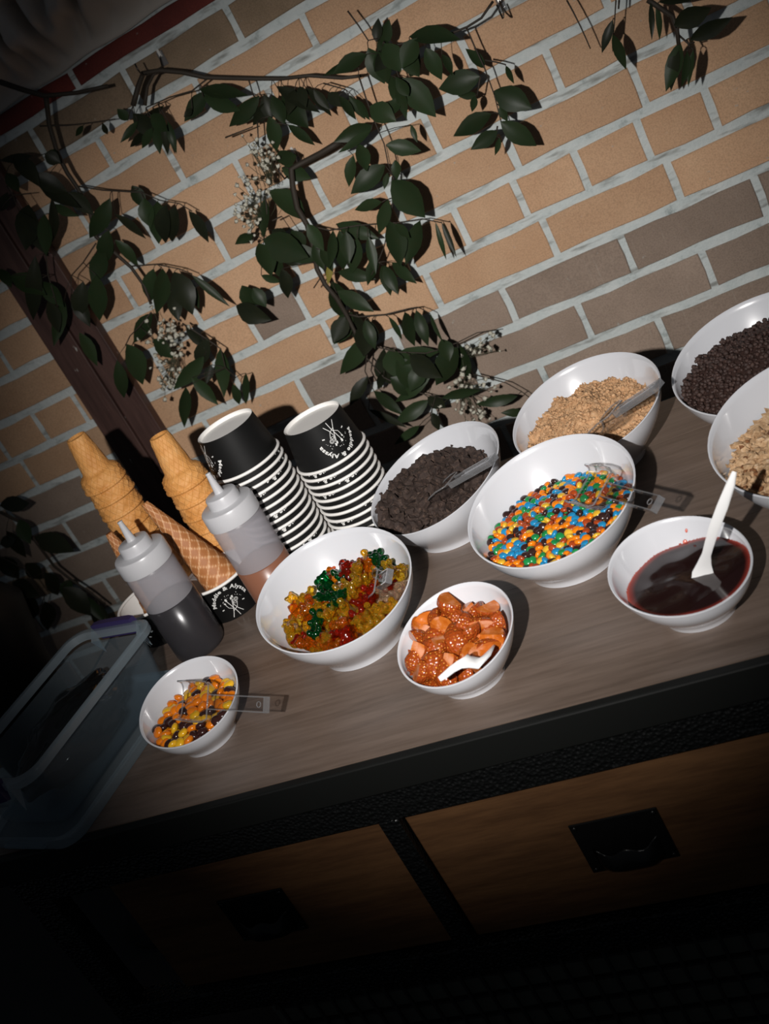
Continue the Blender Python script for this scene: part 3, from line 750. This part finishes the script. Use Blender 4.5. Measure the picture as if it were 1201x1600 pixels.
for nm, (px, py), y in (('left', (118, 682), 1.335), ('right', (247, 681), 1.335)):
    P = at(px, py, y=y); h = P.z - ZT; n = int(round((h - .0895) / .0262)) + 1; pitch = (h - .0895 - .0003) / (n - 1)
    for i in range(n):
        o = link('cake_cone', CK); o.location = (P.x + random.uniform(-.0012, .0012), P.y, P.z - .0895 - pitch * i); o.rotation_euler = (random.uniform(-.02, .02) if i < n - 1 else 0, random.uniform(-.02, .02) if i < n - 1 else 0, random.uniform(0, 6))
        tag(o, '%s cake cone of the %s upside-down stack' % (ORD[i], nm), 'ice cream cone', 'cake cones in the %s stack' % nm)
def waffle(tip, mouth, rm, label):
    """waffle cone with raised diagonal grid, lying from its tip to its mouth centre"""
    L = (mouth - tip).length; b = MB(); n, mm = 72, 60; dep = []; rs = []
    for i in range(mm + 1):
        t = i / mm; row = []
        for j in range(n):
            a = 2 * PI * j / n; r = .0045 + (rm - .0045) * t
            s = a * 7 / (2 * PI); v = t * 9
            g = max(1 - abs(((s + v) % 1) - .5) * 2.0 * 1.0, 0), max(1 - abs(((s - v) % 1) - .5) * 2.0, 0)
            e = max(0, (max(g) - .76) / .24); dep.append(e)
            spiral = .0016 * ((a / (2 * PI) + .15 * t) % 1)
            row.append(((r + .0011 * e + spiral) * math.cos(a), (r + .0011 * e + spiral) * math.sin(a), t * L))
        rs.append(row)
    b.rings(rs, True, False); k = len(b.v)
    b.rings([[((.0045 + (rm - .0045) * t - .0022) * math.cos(2 * PI * j / n), (.0045 + (rm - .0045) * t - .0022) * math.sin(2 * PI * j / n), t * L) for j in range(n)] for t in (1, .5, .1)])
    dep += [.3] * (len(b.v) - k)
    me = b.mesh('waffle_cone', M['waffle']); setattr_depth(me, dep if len(dep) == len(me.vertices) else [.4] * len(me.vertices))
    o = link('waffle_cone', me); o.location = tip; o.rotation_euler = (mouth - tip).to_track_quat('Z', 'Y').to_euler(); tag(o, label, 'ice cream cone'); return o
tip = at(226, 786, y=1.262); waffle(tip, Vector((C2.x + .006, C2.y, ZT + .040)), .0305, 'brown waffle cone standing tip-up in a cup between the squeeze bottles')
tip = at(170, 833, y=1.245); waffle(tip, Vector((C1.x + .010, C1.y, ZT + .040)), .0270, 'brown waffle cone mostly hidden behind the chocolate syrup bottle')

# ------------------------------------------------------------------ squeeze bottles
def bottle(base, fillh, liq, label, lab2):
    o = empty('squeeze_bottle', label, 'bottle', base); r = .0392
    b = MB(); pr = [(r - .006, .0006), (r - .001, .004), (r, .010), (r, .09), (r, .145), (r - .001, .152), (r - .004, .157), (r - .006, .160)]
    b.lathe(pr, 56, True); body = b.build('bottle_body', M['bottle'], o)
    b = MB(); b.lathe([(r - .0012, fillh + .0006)] + [(q - .0012, z) for q, z in pr if z > fillh + .002], 56); b.build('inner_wall', M['milky'], body)
    b = MB(); b.lathe([(r - .0065, .0012), (r - .0016, .0045), (r - .0006, .0105), (r - .0006, fillh - .001), (r - .003, fillh), (.001, fillh)], 56, True, True); lq = b.build('syrup', M[liq], o); lq['label'] = lab2
    b = MB(); b.lathe([(r - .001, .153), (r + .0005, .1535), (r + .0008, .156), (r + .0005, .176), (r - .0008, .1785), (r - .003, .1795), (.0255, .1797), (.0245, .1803), (.0240, .1825), (.0235, .1930), (.0225, .1950), (.0205, .1958), (.0085, .1962), (.0072, .1970), (.0064, .2000), (.0045, .2170), (.0036, .2262), (.0028, .2268), (.0012, .2266)], 56, True, True)
    cp = b.build('cap', M['cap'], o, sharp=35)
    b = MB(); b.lathe([(.0014, .2180), (.0040, .2270), (.0038, .2285), (.001, .2288)], 16, True, True)
    b.build('nozzle_tip', M['cap'], cp); return o
P1 = at(331, 1006, z=ZT); P2 = at(451, 941, z=ZT)
bottle(Vector((-.7600, 1.150, ZT)), .093, 'choco', 'squeeze bottle with white cap, half full of dark chocolate syrup', 'dark chocolate syrup')
bottle(Vector((-.6265, 1.194, ZT)), .080, 'caramel', 'squeeze bottle with white cap, part full of brown caramel sauce', 'brown caramel sauce')

# ------------------------------------------------------------------ plastic bin with purple latches, on its lid
BC = Vector((-.8705, .9575, ZT)); BA = math.radians(-15)
def rrect(hx, hy, r, z, n=7):
    pts = []
    for cx, cy, a0 in ((hx - r, hy - r, 0), (-hx + r, hy - r, PI / 2), (-hx + r, -hy + r, PI), (hx - r, -hy + r, 1.5 * PI)):
        for i in range(n + 1):
            a = a0 + PI / 2 * i / n; pts.append((cx + r * math.cos(a), cy + r * math.sin(a), z))
    return pts
HX, HY, BH = .084, .150, .097
lid = empty('bin_lid', 'clear plastic lid lying under the storage bin', 'lid', BC); lid.rotation_euler = (0, 0, BA)
b = MB(); b.rings([rrect(HX + .001, HY + .001, .030, .0005), rrect(HX + .002, HY + .002, .031, .004), rrect(HX + .001, HY + .001, .030, .014), rrect(HX - .005, HY - .005, .026, .0142), rrect(HX - .007, HY - .007, .025, .006), rrect(HX - .02, HY - .02, .02, .0055), rrect(.01, .05, .005, .0052)], True, True); b.build('lid_panel', M['binrim'], lid, sharp=40)
b = MB()
for s in (-1, 1):
    b.box((-.038, s * (HY + .0025) - .004, .0065), (.038, s * (HY + .0025) + .004, .0105))
b.build('latch_lip', M['binrim'], lid, False)
bn = empty('storage_bin', 'open translucent storage bin with purple latches on the table corner', 'bin', BC + Vector((0, 0, .0145))); bn.rotation_euler = (0, 0, BA)
b = MB(); b.rings([rrect(HX - .026, HY - .030, .016, .0006), rrect(HX - .021, HY - .025, .020, .003), rrect(HX - .018, HY - .021, .022, .012), rrect(HX - .011, HY - .013, .025, BH - .0185)], True)
b.rings([rrect(HX - .0125, HY - .0145, .0245, BH - .0185), rrect(HX - .0195, HY - .0225, .021, .012), rrect(HX - .0225, HY - .0265, .019, .0045), rrect(.02, .05, .015, .002)], False, True)
b.build('bin_body', M['bin'], bn, sharp=40)
b = MB(); b.rings([rrect(HX - .0110, HY - .013, .025, BH - .0145), rrect(HX - .001, HY - .001, .029, BH - .0145), rrect(HX, HY, .030, BH - .0135), rrect(HX, HY, .030, BH - .0050), rrect(HX - .0012, HY - .0012, .029, BH - .0040), rrect(HX - .0085, HY - .0105, .026, BH - .0040), rrect(HX - .0108, HY - .0128, .0250, BH - .0145)]); b.build('bin_rim', M['binrim'], bn, sharp=40)
for s in (-1, 1):
    b = MB(); rs = []
    for x in [-.040 + .080 * i / 8 for i in range(9)]:
        e = 1 - (abs(x) / .0402) ** 6 * .5; y = s * (HY + .0008)
        rs.append([(x, y, BH - .026), (x, y + s * .010 * e, BH - .024), (x, y + s * .012 * e, BH - .008), (x, y + s * .007 * e, BH + .0015), (x, y - s * .006, BH + .0035 * e), (x, y - s * .006, BH - .0005)])
    b.rings(rs, True, True); b.build('latch', M['purple'], bn, sharp=50)
    for sx in (-1, 1):
        b = MB(); b.add([(sx * .046, s * (HY - .0005), BH - .005), (sx * .046, s * (HY - .014), BH - .0195), (sx * .046, s * (HY - .002), BH - .048), (sx * .0475, s * (HY - .0005), BH - .005), (sx * .0475, s * (HY - .014), BH - .0195), (sx * .0475, s * (HY - .002), BH - .048)], [(0, 1, 2), (5, 4, 3), (0, 3, 4, 1), (1, 4, 5, 2), (2, 5, 3, 0)]); b.build('rib', M['binrim'], bn, False)
# dark glossy bag inside
b = MB(); rs = []
bm = bmesh.new(); bmesh.ops.create_icosphere(bm, subdivisions=5, radius=1)
for v in bm.verts:
    p = v.co.copy(); nn = noise.noise(p * 2.2 + Vector((3, 1, 2))) * .20 + noise.noise(p * 5 + Vector((1, 8, 2))) * .08
    q = Vector((p.x * .054, p.y * .105, p.z * .040)) * (1 + nn); q.z += .038; v.co = Vector((max(-.056, min(.056, q.x)), max(-.115, min(.115, q.y)), max(.0052, q.z)))
for f in bm.faces: f.smooth = True
me = bpy.data.meshes.new('black_bag'); bm.to_mesh(me); bm.free(); me.materials.append(M['bag'])
bag = link('black_bag', me); bag.location = BC + Vector((0, 0, .0145)); bag.rotation_euler = (0, 0, BA); tag(bag, 'shiny black plastic bag lying inside the storage bin', 'bag')

# ------------------------------------------------------------------ scoops and spoons
def frame(o, xa, up):
    xa = xa.normalized(); za = (up - xa * up.dot(xa)).normalized(); ya = za.cross(xa)
    o.matrix_basis = Matrix.Translation(o.location) @ Matrix((xa, ya, za)).transposed().to_4x4()
def scoop(center, handle_end, label, L=.060, W=.048, H=.022, up=Vector((0, 0, 1)), hl=None, hw=.0075):
    o = empty('clear_scoop', label, 'scoop', center); d = handle_end - center; hlen = hl or d.length
    b = MB(); th = .0012; n = 6; x1 = L / 2; r = .012
    def prof(x, g):   # tray cross section at x: open U, rounded corners, from one top edge to the other
        w2 = W / 2 * g; hh = H
        pts = [(-w2, hh)] + [(-w2 + r - r * math.cos(a), r - r * math.sin(a)) for a in [i / n * PI / 2 for i in range(n + 1)]] + [(w2 - r + r * math.sin(a), r - r * math.cos(a)) for a in [i / n * PI / 2 for i in range(n + 1)]] + [(w2, hh)]
        return pts
    xs = [-x1, -x1 * .4, x1 * .3, x1 * .8, x1]
    gs = [.94, .98, 1, .96, .80]
    sl = [.62, .85, 1, 1, .96]
    out = [[(x, p[0], p[1] * s) for p in prof(x, g)] for x, g, s in zip(xs, gs, sl)]
    inn = [[(x - (th if i == 4 else 0), p[0] * (1 - 2 * th / W), th + p[1] * s * (1 - th / H)) for p in prof(x, g)] for i, (x, g, s) in enumerate(zip(xs, gs, sl))]
    b.rings(out, False, True, closed=False); b.rings(list(reversed(inn)), True, False, closed=False)
    b.build('tray', M['acrylic'], o, sharp=40)
    b = MB()
    loop = [Vector(out[i][0]) for i in range(5)] + [Vector(out[4][-1])] + [Vector(out[i][-1]) for i in (3, 2, 1, 0)] 
    b.tube(loop, .0011, 6); b.tube([Vector(p) for p in out[0]], .0011, 6); b.build('tray_edge', M['acryliced'], o)
    b = MB(); z0 = H * .74; x2 = max(hlen, x1 + .03)
    b.box((x1 - .001, -hw, z0), (x2, hw, z0 + .0016)); b.build('handle', M['acrylic'], o, False)
    b = MB()
    b.box((x1 - .001, -hw - .0014, z0 - .005), (x2, -hw, z0 + .003)); b.box((x1 - .001, hw, z0 - .005), (x2, hw + .0014, z0 + .003)); b.box((x2 - .0005, -hw - .0014, z0 - .005), (x2 + .0012, hw + .0014, z0 + .003)); b.build('handle_rib', M['acryliced'], o, False)
    b = MB(); c0 = Vector((x2 - .009, 0, z0 + .002)); b.tube([c0 + Vector((.0032 * math.cos(2 * PI * i / 14), .0032 * math.sin(2 * PI * i / 14), 0)) for i in range(15)], .0006, 5); b.build('hang_hole', M['acryliced'], o)
    frame(o, d, up); return o
scoop(at(934, 768, z=ZT + .080), at(1041, 797, z=ZT + .092), 'clear acrylic scoop lying across the multicoloured candies', .066, .050, .018, up=Vector((.10, -.75, .65)))
scoop(at(312, 1096, z=ZT + .064), at(427, 1102, z=ZT + .066), 'clear acrylic scoop lying on the candies in the smallest bowl', .066, .048, .016, up=Vector((.25, -.75, .6)))
scoop(at(604, 920, z=ZT + .062), at(628, 905, z=ZT + .085), 'short clear acrylic scoop leaning in the gummy bear bowl', .040, .034, .022, up=Vector((-.55, -.3, .8)), hl=.05)
scoop(at(700, 772, z=ZT + .068), at(779, 728, z=ZT + .104), 'clear acrylic scoop half buried in the dark cookie chunks', .046, .040, .016)
scoop(at(955, 668, z=ZT + .072), at(1040, 613, z=ZT + .113), 'clear acrylic scoop half buried in the tan biscuit crumbs', .052, .044, .018)
def spoon(pts, wid, label, facing=None, thick=.0016):
    """plastic spoon: flat tapering handle that follows pts into an oval bowl"""
    b = MB(); pts = [Vector(p) for p in pts]; rs = []
    for i, p in enumerate(pts):
        d = (pts[min(i + 1, len(pts) - 1)] - pts[max(0, i - 1)]).normalized(); f = (facing or -p).normalized(); s = d.cross(f).normalized(); n = s.cross(d)
        wv = wid[i]; ed = .35 * thick
        rs.append([p - s * wv - n * ed, p - s * wv * .6 + n * thick * .5 * .4, p + n * thick * .1, p + s * wv * .6 + n * thick * .5 * .4, p + s * wv - n * ed, p + s * wv - n * (thick + ed), p - n * (thick * 1.2), p - s * wv - n * (thick + ed)])
    b.rings(rs, True, True); o = b.build('plastic_spoon', M['white'], sharp=60); tag(o, label, 'spoon'); return o
P = [at(1147, 737, z=ZT + .150), at(1141, 757, z=ZT + .141), at(1128, 792, z=ZT + .122), at(1115, 826, z=ZT + .100), at(1107, 853, z=ZT + .080), at(1103, 868, z=ZT + .068), at(1100, 882, z=ZT + .056), at(1098, 897, z=ZT + .044), at(1097, 912, z=ZT + .034), at(1096, 922, z=ZT + .028)]
spoon(P, [.0020, .0038, .0047, .0046, .0042, .0040, .0062, .0098, .0100, .005], 'white plastic spoon standing in the berry sauce')
P = [at(686, 1061, z=ZT + .072), at(694, 1055, z=ZT + .0735), at(706, 1045, z=ZT + .074), at(718, 1038, z=ZT + .073), at(730, 1034, z=ZT + .070), at(740, 1032, z=ZT + .065), at(750, 1028, z=ZT + .059), at(759, 1021, z=ZT + .052), at(766, 1013, z=ZT + .045)]
spoon(P, [.0026, .0032, .0037, .0042, .0058, .0092, .0118, .0112, .006], 'white plastic spoon lying in the strawberry bowl', Vector((-.25, -.75, .6)))


# ------------------------------------------------------------------ vines on the wall
def leaf_mesh(bp, tp, wd, roll, mt, curl):
    L = tp - bp; v = (-bp).normalized(); W = L.cross(v).normalized(); W = Quaternion(L.normalized(), roll) @ W; N = W.cross(L).normalized()
    if N.dot(v) < 0: N = -N
    ts = [0, .12, .3, .5, .68, .85, 1]; ws = [.05, .52, .92, 1, .78, .40, .02]
    b = MB(); rs = []; ln = L.length
    for t_, w_ in zip(ts, ws):
        c = bp + L * t_ + N * (curl * ln * math.sin(t_ * PI)); hw = wd / 2 * w_
        rs.append([c - W * hw + N * hw * .20, c - W * hw * .5 + N * hw * .08, c, c + W * hw * .5 + N * hw * .08, c + W * hw + N * hw * .20])
    b.rings(rs, closed=False)
    return b
VD = 2.6
def vine(name, label, stems, leaves, depth, dark=0.0, cat='vine'):
    root = empty(name, label, cat, at(*stems[0][0][:2], y=D - depth * VD) if stems else (0, 0, 0)); off = Matrix.Translation(-root.location)
    b = MB(); sp = []
    for st in stems:
        pts = []
        rad = st[0][2] if len(st[0]) > 2 else .0011
        q = st
        for i in range(len(q) - 1):
            (x0, y0), (x1, y1) = q[i][:2], q[i + 1][:2]; n = max(1, int(math.hypot(x1 - x0, y1 - y0) / 14))
            for s in range(n):
                f = s / n; px, py = x0 + (x1 - x0) * f, y0 + (y1 - y0) * f
                pts.append(at(px, py, y=D - depth * VD - .010 * noise.noise((px * .02, py * .02, depth * 50))))
        pts.append(at(*q[-1][:2], y=D - depth * VD)); sp += pts
        b.tube(pts, [(1.9 if rad > .0019 else 1.4) * rad * (1 - .4 * i / len(pts)) for i in range(len(pts))], 6)
    for lf in leaves:
        bx, by, tx, ty, wd = lf[:5]
        dy = depth * VD + random.uniform(-.012, .02); dt = dy + random.uniform(-.022, .026)
        dy = max(.012, dy); dt = max(.012, dt)
        bp = at(bx, by, y=D - dy); tp = at(tx, ty, y=D - dt); s = mpp(bp)
        roll = random.uniform(-.6, .6)
        m_ = M['leafyellow'] if len(lf) > 5 else (M['leafdark'] if random.random() < dark else M['leaf'])
        lb = leaf_mesh(bp, tp, wd * s * .92 / max(.8, math.cos(roll)), roll, None, random.uniform(-.10, .12))
        # keep the leaf in front of the bricks
        ymax = max(p[1] for p in lb.v)
        if ymax > D - .005: lb.xf(Matrix.Translation((0, D - .005 - ymax, 0)))
        lb.xf(off); lb.build('leaf', m_, root)
        near = min(sp, key=lambda p: (p - bp).length) if sp else None
        if near is not None and .002 < (near - bp).length < .09: b.tube([near, (near + bp) / 2 + Vector((0, -.001, .002)), bp], .0008, 4)
    b.xf(off); b.build('stem', M['stem'], root)
    return root
def sprig(label, centre, spread, n, seed, depth, dn):
    """baby's breath: fine branched stems and tiny blossoms"""
    rnd = random.Random(seed); c = at(*centre, y=D - depth * VD); root = empty('blossom_sprig', label, 'flowers', c); b = MB(); f = MB(); s = mpp(c)
    for i in range(n):
        px, py = centre[0] + rnd.gauss(0, spread[0]), centre[1] + rnd.gauss(0, spread[1]); p = at(px, py, y=D - depth * VD - rnd.uniform(-.008, .02))
        o_ = at(centre[0] + dn[0] + rnd.gauss(0, 4), centre[1] + dn[1] + rnd.gauss(0, 4), y=D - depth * VD)
        b.tube([o_ - c, (o_ + p) / 2 - c + Vector((rnd.gauss(0, .003), rnd.gauss(0, .002), rnd.gauss(0, .003))), p - c], .0005, 4)
        r = rnd.uniform(2.0, 4.4) * s
        for q in range(3):
            f.add([p - c + Vector((rnd.gauss(0, .35), rnd.gauss(0, .35), rnd.gauss(0, .35))) * r + Vector(v) * r * rnd.uniform(.6, .9) for v in ICO1[0]], ICO1[1])
    b.build('fine_stems', M['gstem'], root); fo_ = f.build('blossoms', M['flower'], root); stuff(fo_); return root
VINES = [
('trailing_vine', 'leafy twig hanging across the top of the wall from the left hook', .045, .35,
 [[(208, 165, .0026), (216, 135), (224, 114), (252, 110), (285, 113), (320, 121), (395, 123), (440, 123), (482, 118), (535, 122), (565, 118)], [(226, 165, .0020), (230, 135), (240, 116), (255, 110)], [(325, 122), (300, 142), (265, 152), (228, 168)], [(388, 123), (396, 150)], [(402, 190), (404, 230)], [(352, 215), (395, 198)], [(505, 130), (540, 140)]],
 [(200,188,183,170,18),(208,178,248,215,30),(215,190,188,223,14),(228,200,203,230,14),(238,200,222,232,16),(245,195,250,241,18),(255,190,262,242,14),(262,190,276,240,14),(256,165,225,180,10),(235,180,262,205,26),
  (312,140,387,149,24),(318,152,376,172,28),(322,143,288,190,28),(300,170,287,183,12),
  (405,150,358,198,28),(412,148,424,190,24),(420,182,432,237,27),(432,135,500,176,24),(440,150,482,200,38),(450,195,492,227,17),(468,135,478,168,20),(478,138,518,182,18),(490,140,515,172,16),(513,145,535,167,22),(530,150,556,187,16),(545,150,571,187,14),(556,155,578,188,13),(402,160,374,196,22),(425,150,445,195,26),(460,140,450,180,22),(415,160,395,196,22)]),
('trailing_vine', 'dense dark leaf cluster at the top centre of the wall', .055, .15,
 [[(770, 2, .0016), (752, 28), (730, 42), (705, 52), (660, 60), (620, 70), (590, 85)], [(560, 118), (572, 155), (585, 190), (600, 225), (606, 255), (614, 275)], [(543, 17), (560, 40), (575, 63), (590, 60)], [(600, 65), (615, 100), (625, 125)]],
 [(588,66,591,28,18),(598,72,608,30,22),(572,85,520,116,28),(562,95,504,119,15),(575,75,601,131,32),(590,80,606,131,30),(600,68,626,112,38),(640,57,719,62,30),(650,60,628,107,34),(665,75,690,125,28),(690,85,706,118,14),(628,122,681,183,42),(610,118,628,176,24),(620,130,635,187,18),(578,166,619,190,36),(642,195,652,223,10),(582,196,521,222,28),(580,203,528,239,15),(610,90,590,60,24),(632,80,655,120,30),(612,75,585,112,28),(655,85,640,120,26),(602,180,628,150,22),(638,150,618,120,20)]),
('trailing_vine', 'thin side twig with seven broad leaves at the upper middle', .050, .0,
 [[(728, 42, .0010), (740, 70), (757, 107), (772, 148), (783, 192)], [(757, 94), (775, 97), (790, 101)], [(750, 120), (745, 150)], [(777, 197), (774, 215)]],
 [(757,106,727,76,18),(750,120,685,139,42),(745,148,715,150,14),(742,150,737,175,13),(790,103,803,131,10),(772,142,831,170,42),(780,166,793,190,14),(767,178,708,213,32),(777,205,735,234,26),(782,190,838,228,33),(780,215,773,243,10)]),
('trailing_vine', 'long central vine hanging between the two hooks down to the cups', .050, .1,
 [[(530, 222, .0030), (500, 240), (465, 258), (455, 264), (457, 290), (464, 325), (480, 352), (490, 390), (495, 420), (508, 445), (525, 465), (540, 490), (555, 520), (570, 555)], [(614, 275, .0010), (614, 310), (608, 350), (600, 385), (590, 410), (575, 440)], [(480, 352), (515, 360), (560, 352), (620, 348), (660, 342), (690, 348)], [(490, 410), (500, 435), (490, 450)], [(425, 345), (440, 338)], [(415, 310), (418, 345), (412, 375)]],
 [(603,226,658,236,28),(617,250,620,281,17),(560,225,573,268,25),(552,243,545,292,20),(601,258,548,303,36),(605,270,600,296,11),(612,282,664,340,48),(596,316,554,328,20),(606,312,592,366,24),(608,346,625,417,36),(656,345,633,414,28),(618,350,640,372,16),(680,347,697,406,9),(690,348,713,402,10),(525,350,592,373,28),(520,360,514,420,18),(530,360,536,422,28),(540,362,545,412,26),(558,372,550,427,26),(575,370,587,428,18),(528,425,587,436,24),(597,415,610,462,22),(600,415,622,460,22),(612,410,651,443,20),(592,398,574,446,20),
  (463,243,429,248,28),(440,262,486,279,28),(420,298,478,345,36),(415,310,411,372,20),(395,365,367,382,18),(412,374,482,402,50),(440,392,506,402,32),(480,350,506,392,24),(404,380,424,432,34),(420,384,441,436,26),(408,430,440,441,13),(440,420,450,466,24),(490,380,506,422,22),(445,410,476,411,10),(378,446,404,476,30),(395,450,416,480,24),(369,478,424,500,34),(517,405,512,445,12,1),(455,360,475,395,26),(425,360,455,385,30),(500,390,520,425,18)]),
('trailing_vine', 'lowest vine with many dark leaves behind the cookie bowl', .045, .2,
 [[(540, 490, .0014), (560, 495), (600, 492), (640, 482), (652, 480)], [(555, 520), (580, 540), (620, 550), (665, 552), (690, 545), (715, 535), (745, 520), (775, 515)], [(573, 560), (600, 590), (640, 610), (680, 620), (672, 650)], [(740, 585, .0009), (790, 598), (815, 612), (828, 622)], [(575, 540), (570, 580), (580, 600)]],
 [(518,440,535,497,32),(527,455,584,487,28),(550,488,521,538,34),(556,490,560,537,36),(570,500,586,546,22),(632,488,648,541,24),(650,485,669,541,22),(607,495,628,531,10),(672,490,693,536,7),(540,495,520,536,32),(575,500,569,557,42),(580,520,531,585,32),(574,588,546,634,22),(584,611,631,649,20),(576,640,636,668,13),(669,625,617,662,26),(672,588,617,628,20),(675,645,686,673,16),(655,665,616,695,15),(600,545,595,607,22),(600,580,591,609,15),(610,545,621,592,38),(620,560,652,612,40),(685,550,596,572,28),(715,543,681,602,40),(720,540,731,592,26),(690,622,751,610,17),(668,620,696,637,24),(808,619,743,632,20),(818,645,782,645,15),(690,530,702,565,26),(640,555,690,590,34),(610,590,645,618,30),(590,560,610,600,28),(660,570,640,612,30)]),
('trailing_vine', 'left vine hanging beside the painted post with broad leaves', .050, .35,
 [[(0, 128, .0028), (35, 140), (70, 150), (120, 145), (168, 134)], [(72, 152, .0026), (77, 195), (90, 240), (105, 270), (122, 295), (140, 330), (150, 370), (178, 394), (205, 418), (225, 446), (236, 475)], [(122, 291), (160, 297), (205, 300), (220, 300), (250, 313), (280, 318), (300, 330)], [(215, 295), (206, 298)], [(205, 416), (245, 413), (280, 420), (300, 428)], [(236, 488), (218, 510), (203, 525), (196, 540)], [(285, 505), (320, 528), (345, 545), (352, 575), (368, 590)], [(150, 380), (130, 410), (112, 430)], [(62, 197), (105, 196), (140, 192), (180, 186)]],
 [(172,310,140,372,32),(180,335,228,373,15),(170,360,163,412,30),(180,375,216,416,19),(162,390,144,446,32),(150,430,156,501,34),(130,440,122,498,30),(207,290,226,326,24),(225,310,236,356,28),(246,315,248,381,36),(275,323,268,377,30),(295,330,326,379,20),(260,320,258,379,28),(240,420,235,472,28),(254,420,244,491,30),(272,425,301,492,40),(268,455,279,502,26),(300,430,359,479,14),(285,430,311,482,22),(238,490,209,536,26),(240,530,271,560,24),(198,538,223,601,36),(183,563,194,622,24),(318,557,271,609,28),(325,528,309,572,28),(344,545,350,621,26),(300,590,341,633,22),(290,605,288,668,22),(384,583,384,632,13),(290,510,326,547,16),(364,600,374,632,16),(330,570,322,600,16),(130,196,118,213,10),(160,192,168,210,10),(100,470,84,541,24),(112,460,141,511,26),(124,520,152,572,22)]),
('trailing_vine', 'shaded leaves in front of the post at the far left edge', .060, .8,
 [[(0, 250, .0014), (40, 258), (70, 285), (85, 320), (70, 380), (75, 430), (90, 480)], [(10, 290), (20, 305), (48, 302)]],
 [(20,245,62,292,30),(50,272,106,301,30),(60,285,126,325,26),(80,312,80,381,18),(108,300,147,336,26),(45,320,40,391,42),(30,330,76,401,32),(82,320,124,338,16),(18,430,72,461,34),(55,400,52,500,30),(2,250,50,243,15),(70,240,95,255,24),(0,330,12,300,20),(0,420,18,450,20),(10,270,30,300,22),(70,335,72,400,26),(60,440,100,480,28),(95,250,70,240,26),(75,470,92,520,24)]),
('trailing_vine', 'dark foliage low on the wall behind the storage bin', .050, .9,
 [[(0, 800, .0020), (30, 815), (55, 845), (85, 885), (110, 905), (140, 925), (165, 945)], [(0, 870), (40, 890), (70, 930), (60, 960)]],
 [(0,790,46,786,28),(55,838,116,862,36),(30,812,48,850,26),(10,830,41,871,22),(70,895,91,930,26),(98,918,142,962,36),(130,930,166,975,18),(20,910,62,932,32),(0,870,30,905,30),(0,930,40,950,40),(50,930,30,975,40),(70,940,75,985,28),(40,880,65,905,26),(110,905,100,935,24),(145,940,150,978,14),(155,945,172,972,10),(10,960,50,990,40),(0,850,25,842,22)]),
('trailing_vine', 'bare-tipped sprig with narrow leaves at the top right', .060, .3,
 [[(885, 0, .0009), (895, 18), (907, 42), (916, 62), (922, 76)], [(962, 0, .0008), (960, 30), (958, 55)], [(967, 0), (966, 14)]],
 [(957,31,940,83,16),(957,54,978,109,18)]),
('trailing_vine', 'dark leaf cluster hanging at the top right corner', .070, .5,
 [[(1012, 0, .0022), (1030, 12), (1050, 25), (1057, 45), (1060, 70)], [(1060, 55), (1075, 68), (1085, 66)], [(1072, 62), (1078, 75)]],
 [(1016,4,1018,63,10),(1025,6,1030,63,10),(1053,40,1111,12,36),(1078,62,1144,27,28),(1062,66,1040,143,28),(1073,80,1064,136,13),(1083,78,1075,136,11),(1028,3,1082,1,9),(1058,70,1048,142,20)]),
]
for nm, lab, dep, dark, st, lv in VINES: vine(nm, lab, st, lv, dep, dark)
sprig("white baby's breath sprig beside the upper central vine", (408, 245), (16, 16), 40, 1, .05, (15, 40))
sprig("white baby's breath sprig below the upper one on the central vine", (388, 320), (15, 22), 44, 2, .05, (22, 20))
sprig("white baby's breath cluster right of the painted post", (258, 522), (20, 20), 52, 3, .045, (-8, 30))
sprig("lower white baby's breath cluster above the cake cones", (266, 585), (13, 14), 36, 4, .045, (5, -25))
sprig("faint baby's breath sprig above the cookie bowl", (738, 625), (18, 28), 40, 5, .04, (-14, -20))
sprig("brown seed sprig above the cookie bowl", (762, 540), (16, 9), 14, 6, .04, (-30, 14))
# wall hooks
def hook(px, py, label):
    P = at(px, py, y=D - .006); o = empty('wall_hook', label, 'hook', P)
    b = MB(); b.box((-.006, -.001, -.012), (.006, .0012, .014)); bevel(b.build('base_plate', M['acryliced'], o, False), .001)
    b = MB(); b.tube([(0, -.001, .006), (0, -.012, .002), (0, -.022, -.010), (0, -.030, -.012), (0, -.10, -.014), (0, -.135, -.012), (0, -.142, 0), (0, -.140, .010)], .0014, 8); b.build('hook_arm', M['hookwire'], o)
    b = MB(); b.box((-.0022, -.0032, .004), (.0022, -.0012, .018)); b.build('glint_clip', M['metal'], o, False)  # small pale bar, coloured as the hook's bright glint
hook(254, 92, 'small metal wall hook holding the upper left twig'); hook(462, 244, 'small metal wall hook beside the central vine'); hook(782, 6, 'small metal wall hook at the top middle')
# dark urn at the left, standing on the floor behind the table end
b = MB(); zt = -.60 - FLOOR
b.lathe([(.12, .0005), (.125, .02), (.09, .06), (.08, .3), (.12, zt - .22), (.15, zt - .08), (.118, zt - .03), (.095, zt), (.088, zt - .002), (.10, zt - .06), (.02, zt - .12)], 32, True, True)
o = b.build('tall_urn', M['urn'], None, True, (-1.545, 1.60, FLOOR)); tag(o, 'tall black urn standing on the floor beyond the left table end', 'urn')
